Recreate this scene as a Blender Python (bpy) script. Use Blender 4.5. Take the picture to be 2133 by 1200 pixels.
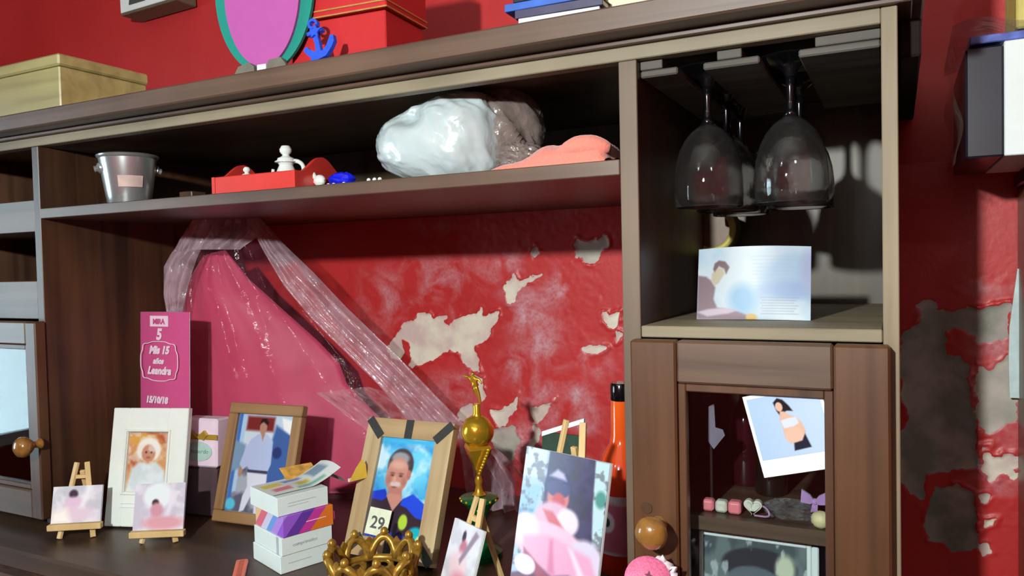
import bpy, bmesh, math, random
import numpy as np
from mathutils import Vector, Matrix, Euler
PI = math.pi
for o in list(bpy.data.objects): bpy.data.objects.remove(o)
scn = bpy.context.scene
COL = scn.collection
# ------------------------------------------------------------ camera
CAM = np.array([1.248, -0.77625, -0.10775]); YAW, PITCH, ROLL, FPX = 0.4656, -0.0313, 0.0227, 1596.7
def _r(a, b, c):
    Rz = np.array([[math.cos(a), -math.sin(a), 0], [math.sin(a), math.cos(a), 0], [0, 0, 1]])
    Rx = np.array([[1, 0, 0], [0, math.cos(b), -math.sin(b)], [0, math.sin(b), math.cos(b)]])
    Ry = np.array([[math.cos(c), 0, math.sin(c)], [0, 1, 0], [-math.sin(c), 0, math.cos(c)]])
    return Rz @ Rx @ Ry
RC = _r(YAW, PITCH, ROLL)
cam = bpy.data.cameras.new('camera'); camo = bpy.data.objects.new('camera', cam); COL.objects.link(camo)
cam.sensor_width = 36; cam.lens = FPX / 2133 * 36; cam.clip_start = 0.01
M = Matrix.Identity(4)
for i in range(3):
    M[i][0] = RC[i][0]; M[i][1] = RC[i][2]; M[i][2] = -RC[i][1]; M[i][3] = CAM[i]
camo.matrix_world = M
scn.camera = camo
# ------------------------------------------------------------ light, sky, exposure
scn.view_settings.view_transform = 'Standard'; scn.view_settings.look = 'None'
scn.view_settings.gamma = 1; scn.view_settings.exposure = 0.0; scn.view_settings.use_curve_mapping = False
wd = bpy.data.worlds.new('sky'); scn.world = wd; wd.use_nodes = True
wn = wd.node_tree.nodes; bg = wn['Background']
bg.inputs['Color'].default_value = (0.66, 0.88, 1.0, 1); bg.inputs['Strength'].default_value = 14.0
def light(name, kind, loc, energy, color, **kw):
    l = bpy.data.lights.new(name, kind); l.energy = energy; l.color = color
    for k, v in kw.items(): setattr(l, k, v)
    o = bpy.data.objects.new(name, l); o.location = loc; COL.objects.link(o); return o
light('room_lamp', 'POINT', (.955, -1.26, 0.205), 90, (0.95, 1.0, 0.96), shadow_soft_size=0.024)
light('added_sparkle_fill', 'POINT', (.1, -2.3, 0.95), 9, (0.95, 1.0, 0.98), shadow_soft_size=0.06)  # added unseen light: glints in the glasses and a soft fill
light('added_sparkle_fill', 'POINT', (2.0, -2.2, 0.9), 7, (0.95, 1.0, 0.98), shadow_soft_size=0.06)  # second added light for sparkle and fill, from the right
pt = light('window_portal', 'AREA', (-2.19, -1.45, -0.2), 1, (1, 1, 1), shape='RECTANGLE', size=1.3, size_y=1.1)
pt.rotation_euler = (0, -PI / 2, 0); pt.data.cycles.is_portal = True

# ------------------------------------------------------------ helpers
def P(u, v, x=None, y=None, z=None):
    """the place in the room, at a given depth or height, of a point measured in the photograph"""
    d = RC @ np.array([(u - 1066.5) / FPX, 1, -(v - 600) / FPX])
    t = (x - CAM[0]) / d[0] if x is not None else (y - CAM[1]) / d[1] if y is not None else (z - CAM[2]) / d[2]
    return CAM + t * d
def s2l(c):
    return tuple((x / 255 / 12.92) if x / 255 <= 0.04045 else ((x / 255 + 0.055) / 1.055) ** 2.4 for x in c)
MATS = {}
def nt(name):
    m = bpy.data.materials.new(name); m.use_nodes = True
    n = m.node_tree.nodes; l = m.node_tree.links
    return m, n, l, n['Principled BSDF']
def mat(name, rgb, rough=0.5, metal=0.0, noise=0.12, scale=60, bump=0.0, coat=0.0, trans=0.0, alpha=1.0, sheen=0.0, ior=1.45, sub=0.0):
    if name in MATS: return MATS[name]
    m, n, l, b = nt(name)
    tc = n.new('ShaderNodeTexCoord'); nz = n.new('ShaderNodeTexNoise'); nz.inputs['Scale'].default_value = scale
    nz.inputs['Detail'].default_value = 4
    l.new(tc.outputs['Object'], nz.inputs['Vector'])
    cr = n.new('ShaderNodeValToRGB'); c = s2l(rgb)
    cr.color_ramp.elements[0].position = .3; cr.color_ramp.elements[1].position = .7
    cr.color_ramp.elements[0].color = tuple(x * (1 - noise) for x in c) + (1,)
    cr.color_ramp.elements[1].color = tuple(min(1, x * (1 + noise)) for x in c) + (1,)
    l.new(nz.outputs['Fac'], cr.inputs['Fac']); l.new(cr.outputs['Color'], b.inputs['Base Color'])
    b.inputs['Roughness'].default_value = rough; b.inputs['Metallic'].default_value = metal
    b.inputs['Coat Weight'].default_value = coat; b.inputs['Transmission Weight'].default_value = trans
    b.inputs['Alpha'].default_value = alpha; b.inputs['IOR'].default_value = ior
    b.inputs['Sheen Weight'].default_value = sheen
    if sub: b.inputs['Subsurface Weight'].default_value = sub; b.inputs['Subsurface Scale'].default_value = .01
    if bump:
        bp = n.new('ShaderNodeBump'); bp.inputs['Strength'].default_value = bump; bp.inputs['Distance'].default_value = .002
        l.new(nz.outputs['Fac'], bp.inputs['Height']); l.new(bp.outputs['Normal'], b.inputs['Normal'])
    MATS[name] = m; return m
def wood(name, axis, light_c, dark_c, rough=0.42, knots=True, coat=0.25, scale=1.0):
    """stained pine: grain drawn out along one axis, a few knots"""
    if name in MATS: return MATS[name]
    m, n, l, b = nt(name)
    tc = n.new('ShaderNodeTexCoord'); mp = n.new('ShaderNodeMapping')
    s = [38 * scale] * 3; s['xyz'.index(axis)] = 1.6 * scale; mp.inputs['Scale'].default_value = s
    l.new(tc.outputs['Object'], mp.inputs['Vector'])
    nz = n.new('ShaderNodeTexNoise'); nz.inputs['Scale'].default_value = 1.0; nz.inputs['Detail'].default_value = 6; nz.inputs['Distortion'].default_value = .6
    l.new(mp.outputs['Vector'], nz.inputs['Vector'])
    big = n.new('ShaderNodeTexNoise'); big.inputs['Scale'].default_value = 5.0 * scale; big.inputs['Detail'].default_value = 3
    l.new(tc.outputs['Object'], big.inputs['Vector'])
    mix = n.new('ShaderNodeMath'); mix.operation = 'MULTIPLY_ADD'; mix.inputs[1].default_value = .6
    l.new(nz.outputs['Fac'], mix.inputs[0])
    sc = n.new('ShaderNodeMath'); sc.operation = 'MULTIPLY'; sc.inputs[1].default_value = .4
    l.new(big.outputs['Fac'], sc.inputs[0]); l.new(sc.outputs[0], mix.inputs[2])
    cr = n.new('ShaderNodeValToRGB')
    cr.color_ramp.elements[0].position = .36; cr.color_ramp.elements[0].color = s2l(dark_c) + (1,)
    cr.color_ramp.elements[1].position = .64; cr.color_ramp.elements[1].color = s2l(light_c) + (1,)
    l.new(mix.outputs[0], cr.inputs['Fac'])
    out = cr.outputs['Color']
    if knots:
        mk = n.new('ShaderNodeMapping'); k = [7.0] * 3; k['xyz'.index(axis)] = 2.6; mk.inputs['Scale'].default_value = k
        l.new(tc.outputs['Object'], mk.inputs['Vector'])
        vo = n.new('ShaderNodeTexVoronoi'); vo.inputs['Scale'].default_value = 1.0
        l.new(mk.outputs['Vector'], vo.inputs['Vector'])
        kr = n.new('ShaderNodeValToRGB'); kr.color_ramp.elements[0].position = .03; kr.color_ramp.elements[0].color = (1, 1, 1, 1)
        kr.color_ramp.elements[1].position = .13; kr.color_ramp.elements[1].color = (0, 0, 0, 1)
        l.new(vo.outputs['Distance'], kr.inputs['Fac'])
        mx = n.new('ShaderNodeMixRGB'); mx.blend_type = 'MULTIPLY'; mx.inputs['Color2'].default_value = (.42, .38, .36, 1)
        l.new(kr.outputs['Color'], mx.inputs['Fac']); l.new(out, mx.inputs['Color1']); out = mx.outputs['Color']
    l.new(out, b.inputs['Base Color']); b.inputs['Roughness'].default_value = rough; b.inputs['Coat Weight'].default_value = coat
    b.inputs['Coat Roughness'].default_value = .35
    bp = n.new('ShaderNodeBump'); bp.inputs['Strength'].default_value = .25; bp.inputs['Distance'].default_value = .001
    l.new(nz.outputs['Fac'], bp.inputs['Height']); l.new(bp.outputs['Normal'], b.inputs['Normal'])
    MATS[name] = m; return m
def clear_film(name, tint, fac, rough=0.08, streak=70, var=0.25, spec=.6, coat=.6):
    """thin clear plastic: mostly see-through, with glossy wrinkles"""
    if name in MATS: return MATS[name]
    m, n, l, b = nt(name); out = n['Material Output']
    tr = n.new('ShaderNodeBsdfTransparent'); tr.inputs['Color'].default_value = (1, .985, .985, 1)
    b.inputs['Base Color'].default_value = s2l(tint) + (1,); b.inputs['Roughness'].default_value = rough
    b.inputs['Specular IOR Level'].default_value = spec; b.inputs['Coat Weight'].default_value = coat; b.inputs['Coat Roughness'].default_value = .05
    tc = n.new('ShaderNodeTexCoord'); nz = n.new('ShaderNodeTexNoise'); nz.inputs['Scale'].default_value = streak; nz.inputs['Detail'].default_value = 5
    nz.inputs['Distortion'].default_value = 1.5
    l.new(tc.outputs['Object'], nz.inputs['Vector'])
    bp = n.new('ShaderNodeBump'); bp.inputs['Strength'].default_value = .6; bp.inputs['Distance'].default_value = .007
    l.new(nz.outputs['Fac'], bp.inputs['Height']); l.new(bp.outputs['Normal'], b.inputs['Normal']); l.new(bp.outputs['Normal'], b.inputs['Coat Normal'])
    mr = n.new('ShaderNodeMapRange'); mr.inputs['From Min'].default_value = .35; mr.inputs['From Max'].default_value = .75
    mr.inputs['To Min'].default_value = fac; mr.inputs['To Max'].default_value = min(1, fac + var)
    l.new(nz.outputs['Fac'], mr.inputs['Value'])
    fr = n.new('ShaderNodeLayerWeight'); fr.inputs['Blend'].default_value = .25
    ad = n.new('ShaderNodeMath'); ad.operation = 'MULTIPLY_ADD'; ad.inputs[1].default_value = .16; ad.use_clamp = True
    l.new(fr.outputs['Facing'], ad.inputs[0]); l.new(mr.outputs[0], ad.inputs[2])
    mx = n.new('ShaderNodeMixShader'); l.new(ad.outputs[0], mx.inputs[0]); l.new(tr.outputs[0], mx.inputs[1]); l.new(b.outputs[0], mx.inputs[2])
    l.new(mx.outputs[0], out.inputs['Surface'])
    MATS[name] = m; return m
def pane_glass(name, rough=0.0):
    if name in MATS: return MATS[name]
    m, n, l, b = nt(name); out = n['Material Output']
    tr = n.new('ShaderNodeBsdfTransparent'); tr.inputs['Color'].default_value = (.93, .96, .96, 1)
    gl = n.new('ShaderNodeBsdfGlossy'); gl.inputs['Roughness'].default_value = rough
    fr = n.new('ShaderNodeFresnel'); fr.inputs['IOR'].default_value = 1.52
    tc = n.new('ShaderNodeTexCoord'); nz = n.new('ShaderNodeTexNoise'); nz.inputs['Scale'].default_value = 5
    l.new(tc.outputs['Object'], nz.inputs['Vector'])
    bp = n.new('ShaderNodeBump'); bp.inputs['Strength'].default_value = .02; l.new(nz.outputs['Fac'], bp.inputs['Height']); l.new(bp.outputs['Normal'], gl.inputs['Normal'])
    mx = n.new('ShaderNodeMixShader'); l.new(fr.outputs[0], mx.inputs[0]); l.new(tr.outputs[0], mx.inputs[1]); l.new(gl.outputs[0], mx.inputs[2])
    l.new(mx.outputs[0], out.inputs['Surface']); MATS[name] = m; return m
def print_mat(name, rough=0.3, coat=0.0):
    if name in MATS: return MATS[name]
    m, n, l, b = nt(name); a = n.new('ShaderNodeAttribute'); a.attribute_name = 'ink'
    l.new(a.outputs['Color'], b.inputs['Base Color']); b.inputs['Roughness'].default_value = rough; b.inputs['Coat Weight'].default_value = coat
    MATS[name] = m; return m

def thing(name, label, cat, loc=(0, 0, 0), rot=(0, 0, 0), group=None, mtx=None):
    o = bpy.data.objects.new(name, None); o.empty_display_size = .02; COL.objects.link(o)
    if mtx is not None: o.matrix_world = mtx
    else: o.location = loc; o.rotation_euler = rot
    o['label'] = label; o['category'] = cat
    if group: o['group'] = group
    return o
def tag(o, label, cat, group=None):
    o['label'] = label; o['category'] = cat
    if group: o['group'] = group
    return o
def obj(name, bm, m, parent=None, smooth=False, label=None):
    me = bpy.data.meshes.new(name)
    if isinstance(bm, bmesh.types.BMesh):
        bm.normal_update(); bm.to_mesh(me); bm.free()
    else: me.from_pydata([tuple(map(float, v)) for v in bm[0]], [], bm[1])
    o = bpy.data.objects.new(name, me); COL.objects.link(o)
    if m: me.materials.append(m)
    if parent: o.parent = parent
    if smooth is True: me.polygons.foreach_set('use_smooth', [True] * len(me.polygons))
    elif smooth: me.polygons.foreach_set('use_smooth', [True] * len(me.polygons)); me.set_sharp_from_angle(angle=smooth)
    if label: o['label'] = label
    return o
def struct(o): o['kind'] = 'structure'; return o
def box_bm(x0, x1, y0, y1, z0, z1, bev=0.0012, bm=None, mtx=None):
    b = bmesh.new(); r = bmesh.ops.create_cube(b, size=1)
    for v in b.verts: v.co = Vector(((x0 + x1) / 2 + v.co.x * (x1 - x0), (y0 + y1) / 2 + v.co.y * (y1 - y0), (z0 + z1) / 2 + v.co.z * (z1 - z0)))
    if bev: bmesh.ops.bevel(b, geom=b.edges[:], offset=bev, segments=1, affect='EDGES')
    if mtx is not None: bmesh.ops.transform(b, matrix=mtx, verts=b.verts)
    if bm is None: return b
    t = bpy.data.meshes.new('t'); b.to_mesh(t); b.free(); bm.from_mesh(t); bpy.data.meshes.remove(t); return bm
def lathe(prof, seg=40, bm=None, caps=False):
    b = bm or bmesh.new(); rings = []
    for r, z in prof:
        if r < 1e-5: rings.append([b.verts.new((0, 0, z))])
        else: rings.append([b.verts.new((r * math.cos(2 * PI * k / seg), r * math.sin(2 * PI * k / seg), z)) for k in range(seg)])
    for a, c in zip(rings, rings[1:]):
        for k in range(seg):
            k2 = (k + 1) % seg
            if len(a) == 1 and len(c) == 1: continue
            if len(a) == 1: b.faces.new((a[0], c[k2], c[k]))
            elif len(c) == 1: b.faces.new((a[k], a[k2], c[0]))
            else: b.faces.new((a[k], a[k2], c[k2], c[k]))
    bmesh.ops.recalc_face_normals(b, faces=b.faces)
    return b
def tube(pts, rad, seg=8, bm=None, closed=False):
    b = bm or bmesh.new(); pts = [Vector(p) for p in pts]; n = len(pts); rings = []
    rr = rad if isinstance(rad, (list, tuple)) else [rad] * n
    up = Vector((0, 0, 1)); prev = None
    for i, p in enumerate(pts):
        if closed: t = pts[(i + 1) % n] - pts[i - 1]
        else: t = pts[min(i + 1, n - 1)] - pts[max(i - 1, 0)]
        t.normalize()
        if prev is None: a = t.orthogonal().normalized()
        else: a = (prev - t * prev.dot(t)); a = a.normalized() if a.length > 1e-6 else t.orthogonal().normalized()
        prev = a; c = t.cross(a)
        rings.append([b.verts.new(p + (a * math.cos(2 * PI * k / seg) + c * math.sin(2 * PI * k / seg)) * rr[i]) for k in range(seg)])
    rng = range(n) if closed else range(n - 1)
    for i in rng:
        A, B = rings[i], rings[(i + 1) % n]
        for k in range(seg): b.faces.new((A[k], A[(k + 1) % seg], B[(k + 1) % seg], B[k]))
    if not closed: b.faces.new(rings[0][::-1]); b.faces.new(rings[-1])
    return b
def prism(pts, y0, y1, bm=None, bev=0):
    """outline in the local XZ plane pushed from y0 to y1"""
    b = bmesh.new(); A = [b.verts.new((x, y0, z)) for x, z in pts]; B = [b.verts.new((x, y1, z)) for x, z in pts]
    b.faces.new(A); b.faces.new(B[::-1]); n = len(pts)
    for k in range(n): b.faces.new((A[k], B[k], B[(k + 1) % n], A[(k + 1) % n]))
    bmesh.ops.recalc_face_normals(b, faces=b.faces)
    bmesh.ops.triangulate(b, faces=[f for f in b.faces if len(f.verts) > 4])
    if bm is None: return b
    t = bpy.data.meshes.new('t'); b.to_mesh(t); b.free(); bm.from_mesh(t); bpy.data.meshes.remove(t); return bm
def bent_bar(bm, a, b_, w, d):
    """a straight bar with rectangular section from a to b"""
    a = Vector(a); b_ = Vector(b_); t = b_ - a; L = t.length
    q = t.to_track_quat('Z', 'Y').to_matrix().to_4x4(); q.translation = a
    return box_bm(-w / 2, w / 2, -d / 2, d / 2, 0, L, .0006, bm, q)
_rs = np.random.RandomState(7); _lat = _rs.rand(256, 256)
def vnoise(x, y):
    xi = np.floor(x).astype(int); yi = np.floor(y).astype(int); fx = x - xi; fy = y - yi
    fx = fx * fx * (3 - 2 * fx); fy = fy * fy * (3 - 2 * fy); L = lambda i, j: _lat[i % 256, j % 256]
    return (L(xi, yi) * (1 - fx) + L(xi + 1, yi) * fx) * (1 - fy) + (L(xi, yi + 1) * (1 - fx) + L(xi + 1, yi + 1) * fx) * fy
def fbm(x, y, o=4):
    s = 0; a = .5
    for k in range(o): s = s + a * vnoise(x * 2 ** k + 17 * k, y * 2 ** k + 31 * k); a *= .5
    return s / (1 - .5 ** o)
def sdf(poly, X, Y):
    """signed distance to a polygon, positive inside"""
    poly = np.array(poly, float); d = np.full(X.shape, 1e9); ins = np.zeros(X.shape, bool); n = len(poly)
    for i in range(n):
        a, b = poly[i], poly[(i + 1) % n]; e = b - a; wx = X - a[0]; wy = Y - a[1]
        t = np.clip((wx * e[0] + wy * e[1]) / max(e @ e, 1e-12), 0, 1)
        d = np.minimum(d, (wx - t * e[0]) ** 2 + (wy - t * e[1]) ** 2)
        c = ((a[1] > Y) != (b[1] > Y)); dy = (b[1] - a[1]) if abs(b[1] - a[1]) > 1e-12 else 1e-12
        ins ^= c & (X < (b[0] - a[0]) * (Y - a[1]) / dy + a[0])
    return np.where(ins, 1, -1) * np.sqrt(d)
class Pic:
    """a flat printed picture, drawn in code; u runs right, v runs down, both 0..1"""
    def __init__(s, nx, ny, bgc):
        s.nx, s.ny = nx, ny; s.U, s.V = np.meshgrid((np.arange(nx + 1)) / nx, (np.arange(ny + 1)) / ny)
        s.A = np.ones((ny + 1, nx + 1, 3)) * np.array(bgc, float); s.asp = ny / nx
    def _mix(s, m, c, al=1): m = (np.clip(m, 0, 1) * al)[..., None]; s.A = s.A * (1 - m) + np.array(c, float) * m; return s
    def ell(s, cx, cy, rx, ry, c, ang=0, soft=.12, al=1):
        dx = s.U - cx; dy = (s.V - cy) * s.asp; ca, sa = math.cos(ang), math.sin(ang)
        q = np.sqrt(((dx * ca + dy * sa) / rx) ** 2 + ((-dx * sa + dy * ca) / (ry * s.asp)) ** 2)
        return s._mix((1 - q) / soft + .5, c, al)
    def poly(s, pts, c, soft=.012, al=1): return s._mix(sdf([(p[0], p[1] * s.asp) for p in pts], s.U, s.V * s.asp) / soft + .5, c, al)
    def rect(s, x0, y0, x1, y1, c, soft=.008, al=1): return s.poly([(x0, y0), (x1, y0), (x1, y1), (x0, y1)], c, soft, al)
    def cloud(s, c, sc=4, th=.5, soft=.15, al=1, seed=0): return s._mix((fbm(s.U * sc + seed, s.V * s.asp * sc + seed * 1.7) - th) / soft + .5, c, al)
    def grad(s, c, horizontal=False, al=1, rev=False):
        g = s.U if horizontal else s.V; g = 1 - g if rev else g; return s._mix(g, c, al)
    def mesh(s, name, w, h, parent, m, loc=(0, 0, 0), rotm=None, curve=None):
        X = (s.U * w).ravel(); Z = ((1 - s.V) * h).ravel(); Y = np.zeros_like(X) if curve is None else curve(s.U, s.V).ravel()
        co = np.stack([X, Y, Z], 1)
        if rotm is not None: co = co @ np.array(rotm.to_3x3()).T
        co += np.array(loc); nx = s.nx
        i = np.arange(s.ny * nx); r, c = i // nx, i % nx; a = r * (nx + 1) + c
        F = np.stack([a + nx + 1, a + nx + 2, a + 1, a], 1)
        o = grid_mesh(name, co, F, m, parent, curve is not None)
        lin = s.A.reshape(-1, 3) / 255; lin = np.where(lin <= .04045, lin / 12.92, ((lin + .055) / 1.055) ** 2.4)
        at = o.data.attributes.new('ink', 'FLOAT_COLOR', 'POINT'); at.data.foreach_set('color', np.concatenate([lin, np.ones((len(lin), 1))], 1).ravel().astype(np.float32))
        return o
def grid_mesh(name, co, F, m, parent=None, smooth=True):
    me = bpy.data.meshes.new(name); me.vertices.add(len(co)); me.vertices.foreach_set('co', co.astype(np.float32).ravel())
    me.loops.add(F.size); me.loops.foreach_set('vertex_index', F.ravel().astype(np.int32)); me.polygons.add(len(F))
    me.polygons.foreach_set('loop_start', (np.arange(len(F)) * 4).astype(np.int32))
    me.update(calc_edges=True); me.polygons.foreach_set('use_smooth', [bool(smooth)] * len(F)); me.update()
    o = bpy.data.objects.new(name, me); COL.objects.link(o)
    if m: me.materials.append(m)
    if parent: o.parent = parent
    return o
def grid_xy(nx, ny, f):
    """surface from f(S,T) -> (x,y,z) arrays, S,T in 0..1"""
    S, T = np.meshgrid(np.linspace(0, 1, nx + 1), np.linspace(0, 1, ny + 1)); x, y, z = f(S, T)
    co = np.stack([x.ravel(), y.ravel(), z.ravel()], 1); i = np.arange(nx * ny); r, c = i // nx, i % nx; a = r * (nx + 1) + c
    return co, np.stack([a + nx + 1, a + nx + 2, a + 1, a], 1)
def text(name, s, size, m, parent, loc, depth=.0002, align='CENTER', shear=0, rotz=0, bold=0.0, lean=None):
    cu = bpy.data.curves.new(name, 'FONT'); cu.body = s; cu.size = size; cu.extrude = depth; cu.align_x = align; cu.shear = shear; cu.offset = bold; cu.resolution_u = 3
    o = bpy.data.objects.new(name, cu); COL.objects.link(o); dg = bpy.context.evaluated_depsgraph_get()
    me = bpy.data.meshes.new_from_object(o.evaluated_get(dg)); bpy.data.objects.remove(o)
    me.name = name; r = bpy.data.objects.new(name, me); COL.objects.link(r); me.materials.clear(); me.materials.append(m)
    me.transform(Matrix.Translation(loc) @ Matrix.Rotation(rotz, 4, 'Y') @ Matrix.Rotation(PI / 2, 4, 'X'))
    if parent: r.parent = parent
    return r
def stand(x, y, z, yaw, lean, roll=0):
    """frame of an object that stands at x,y,z, turned by yaw and leaning back"""
    return Matrix.Translation((x, y, z)) @ Matrix.Rotation(yaw, 4, 'Z') @ Matrix.Rotation(-lean, 4, 'X') @ Matrix.Rotation(-roll, 4, 'Y')

# ------------------------------------------------------------ materials
DK = ((92, 64, 50), (52, 34, 27)); MID = ((118, 92, 78), (76, 56, 46))
wx = wood('stained_pine_along', 'x', (104, 80, 64), (66, 48, 38), coat=.1); wz = wood('stained_pine_upright', 'z', (104, 74, 56), (64, 43, 33))
wy = wood('stained_pine_deep', 'y', (100, 74, 60), (62, 45, 37)); wdoor = wood('stained_pine_door', 'z', (98, 62, 36), (56, 33, 18), coat=.12)
wdx = wood('stained_pine_door_rail', 'x', (104, 80, 64), (70, 48, 35)); wlt = wood('raw_pine_edge', 'x', (152, 140, 114), (110, 98, 78), coat=.05, rough=.6)
wltz = wood('raw_pine_upright', 'z', (118, 100, 82), (82, 68, 56), coat=.05, rough=.6)
wdark = wood('dark_side_panel', 'z', (86, 56, 36), (44, 28, 20), coat=.08)
wcount = wood('dark_worktop', 'x', (82, 60, 44), (50, 36, 27), coat=.08, knots=False)
wback = wood('back_panel', 'z', (84, 70, 50), (56, 45, 33), knots=False, coat=0)
pale = wood('pale_easel_wood', 'z', (226, 196, 140), (200, 168, 112), knots=False, coat=0, rough=.6)
white = mat('white_paper', (228, 238, 238), .5, noise=.02); gold = mat('gold_plastic', (214, 160, 40), .16, 1.0, noise=.15, scale=120)

# ------------------------------------------------------------ the room
FL, CE = -1.42, 1.15; XW0, XW1, YW0, YD = -2.2, 2.6, -3.2, 0.439
HD = YD - .003
plas = mat('white_ceiling_paint', (150, 146, 140), .9, noise=.05, scale=8)
redw = mat('red_side_wall', (150, 44, 42), .55, noise=.08, scale=6, bump=.1)
tile = mat('grey_floor', (84, 76, 70), .4, noise=.15, scale=5)
struct(obj('floor', box_bm(XW0, XW1, YW0, YD, FL - .05, FL, 0), tile)); struct(obj('ceiling', box_bm(XW0, XW1, YW0, YD, CE, CE + .05, 0), plas))
struct(obj('wall_right', box_bm(XW1, XW1 + .1, YW0, YD, FL, CE, 0), redw)); struct(obj('wall_front', box_bm(XW0, XW1, YW0 - .1, YW0, FL, CE, 0), redw))
b = bmesh.new(); y0, y1, z0, z1 = -2.0, -0.9, -0.85, 0.45
for q in ((YW0, y0, FL, CE), (y1, YD, FL, CE), (y0, y1, FL, z0), (y0, y1, z1, CE)): box_bm(XW0 - .12, XW0, *q, 0, b)
struct(obj('wall_left', b, redw))
wf = bmesh.new(); wm = mat('white_window_paint', (222, 228, 228), .4, noise=.03)
for q in ((y0, y0 + .05, z0, z1), (y1 - .05, y1, z0, z1), (y0, y1, z0, z0 + .05), (y0, y1, z1 - .05, z1)): box_bm(XW0 - .08, XW0 - .03, *q, .003, wf)
win = struct(obj('window_1', wf, wm)); obj('glazing_bar', box_bm(XW0 - .07, XW0 - .04, -1.63, -1.6, z0 + .05, z1 - .05, .002), wm, win)
obj('glass_pane', box_bm(XW0 - .056, XW0 - .052, y0 + .05, y1 - .05, z0 + .05, z1 - .05, 0), pane_glass('window_glass'), win)

# red back wall with flaked paint: real recesses with lifted rims
def W(pts): return [tuple(P(u, v, y=YD)[[0, 2]]) for u, v in pts]
PE = [
 ([(803,724),(818,708),(832,690),(842,672),(856,668),(870,664),(872,654),(884,648),(900,654),(903,664),(917,655),(930,660),(926,672),(936,680),(945,668),(962,660),(992,655),(1004,640),(1007,656),(1040,648),(1038,665),(1024,684),(1022,700),(1006,716),(990,726),(996,748),(1000,776),(986,770),(966,756),(958,738),(942,726),(918,740),(890,756),(862,766),(850,760),(856,742),(852,716),(838,708),(840,732),(832,752),(816,744)],1.0),
 ([(1052,600),(1062,578),(1072,566),(1080,588),(1090,584),(1112,572),(1138,566),(1128,580),(1098,592),(1078,602),(1070,632),(1056,632)],1.0),
 ([(1194,508),(1204,500),(1222,500),(1242,498),(1264,490),(1267,512),(1254,530),(1238,548),(1218,545),(1206,530),(1190,545),(1206,528)],.55),
 ([(1257,650),(1270,656),(1280,650),(1296,646),(1290,668),(1276,684),(1260,672)],1.0),
 ([(1104,514),(1118,510),(1124,528),(1112,540),(1104,530)],.7),
 ([(982,778),(1004,788),(1016,826),(1004,842),(990,812)],1.0),
 ([(958,850),(984,838),(1000,862),(992,890),(972,880),(954,876)],.9),
 ([(1012,846),(1044,856),(1072,838),(1080,820),(1076,850),(1052,886),(1038,888),(1026,868)],.95),
 ([(1106,850),(1130,846),(1158,826),(1142,858),(1120,884),(1112,882),(1106,866)],1.0),
 ([(1110,888),(1126,886),(1128,906),(1120,925),(1098,930),(1112,908)],.85),
 ([(1212,726),(1232,722),(1268,724),(1246,734),(1222,738)],.9),
 ([(1010,900),(1040,892),(1070,890),(1086,920),(1070,960),(1052,975),(1030,935)],.35),
 ([(1284,690),(1296,698),(1284,716)],.8), ([(1122,712),(1098,740),(1090,730)],.0),
 ([(1906,634),(1930,622),(1950,628),(1952,645),(1980,650),(2012,636),(2042,640),(2106,628),(2104,708),(2060,712),(2040,712),(2010,690),(1990,684),(1972,694),(1972,706),(1964,716),(1972,738),(2004,742),(2024,762),(2016,790),(2020,830),(2030,872),(2036,900),(2040,968),(2004,974),(1960,984),(1932,990),(1924,1010),(1926,1040),(1918,1050),(1900,1030),(1880,1004),(1872,960),(1876,900),(1888,890),(1896,868),(1880,830),(1874,800),(1874,730),(1890,690),(1914,668),(1914,648)],.18),
 ([(2036,760),(2060,770),(2102,740),(2120,800),(2122,880),(2090,890),(2060,902),(2040,890),(2030,830)],.4),
 ([(2040,925),(2060,926),(2050,940),(2070,950),(2090,946),(2120,950),(2118,1010),(2104,990),(2084,985),(2064,1005),(2048,980)],.9),
 ([(1944,1012),(1990,1010),(2028,1030),(2036,1066),(2036,1140),(2000,1150),(1980,1150),(1966,1130),(1936,1126),(1925,1100),(1940,1050)],.1),
 ([(2040,1030),(2062,1024),(2066,1040),(2052,1050),(2040,1050)],.7), ([(2052,1084),(2075,1074),(2072,1090),(2042,1110)],.8),
 ([(2040,1136),(2058,1130),(2062,1150),(2046,1160)],.9),
]
HZ = [ # whitish salt bloom: px centre, radii, strength
 (905,470,45,22,.35),(940,600,120,70,.42),(810,620,70,60,.38),(1000,590,60,60,.3),(870,565,50,40,.35),(1170,600,45,38,.62),(1110,650,60,50,.62),(1140,720,55,60,.55),(1075,760,40,45,.45),(1130,810,50,50,.45),(1235,760,35,35,.6),(1200,830,35,50,.62),(1215,870,35,40,.6),(1060,545,35,25,.5),(1180,450,70,30,.12),(950,820,60,50,.35),(1170,870,60,40,.4),(1090,920,50,50,.5),(1275,490,20,12,.4),(2075,800,60,80,.75),(2070,730,50,40,.4),(2080,900,50,60,.35),(2075,1010,45,50,.5),(930,700,60,50,.2),(1010,500,80,40,.08),(2070,600,45,16,.5),(1240,960,40,30,.3),(790,700,40,40,.2)]
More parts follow.
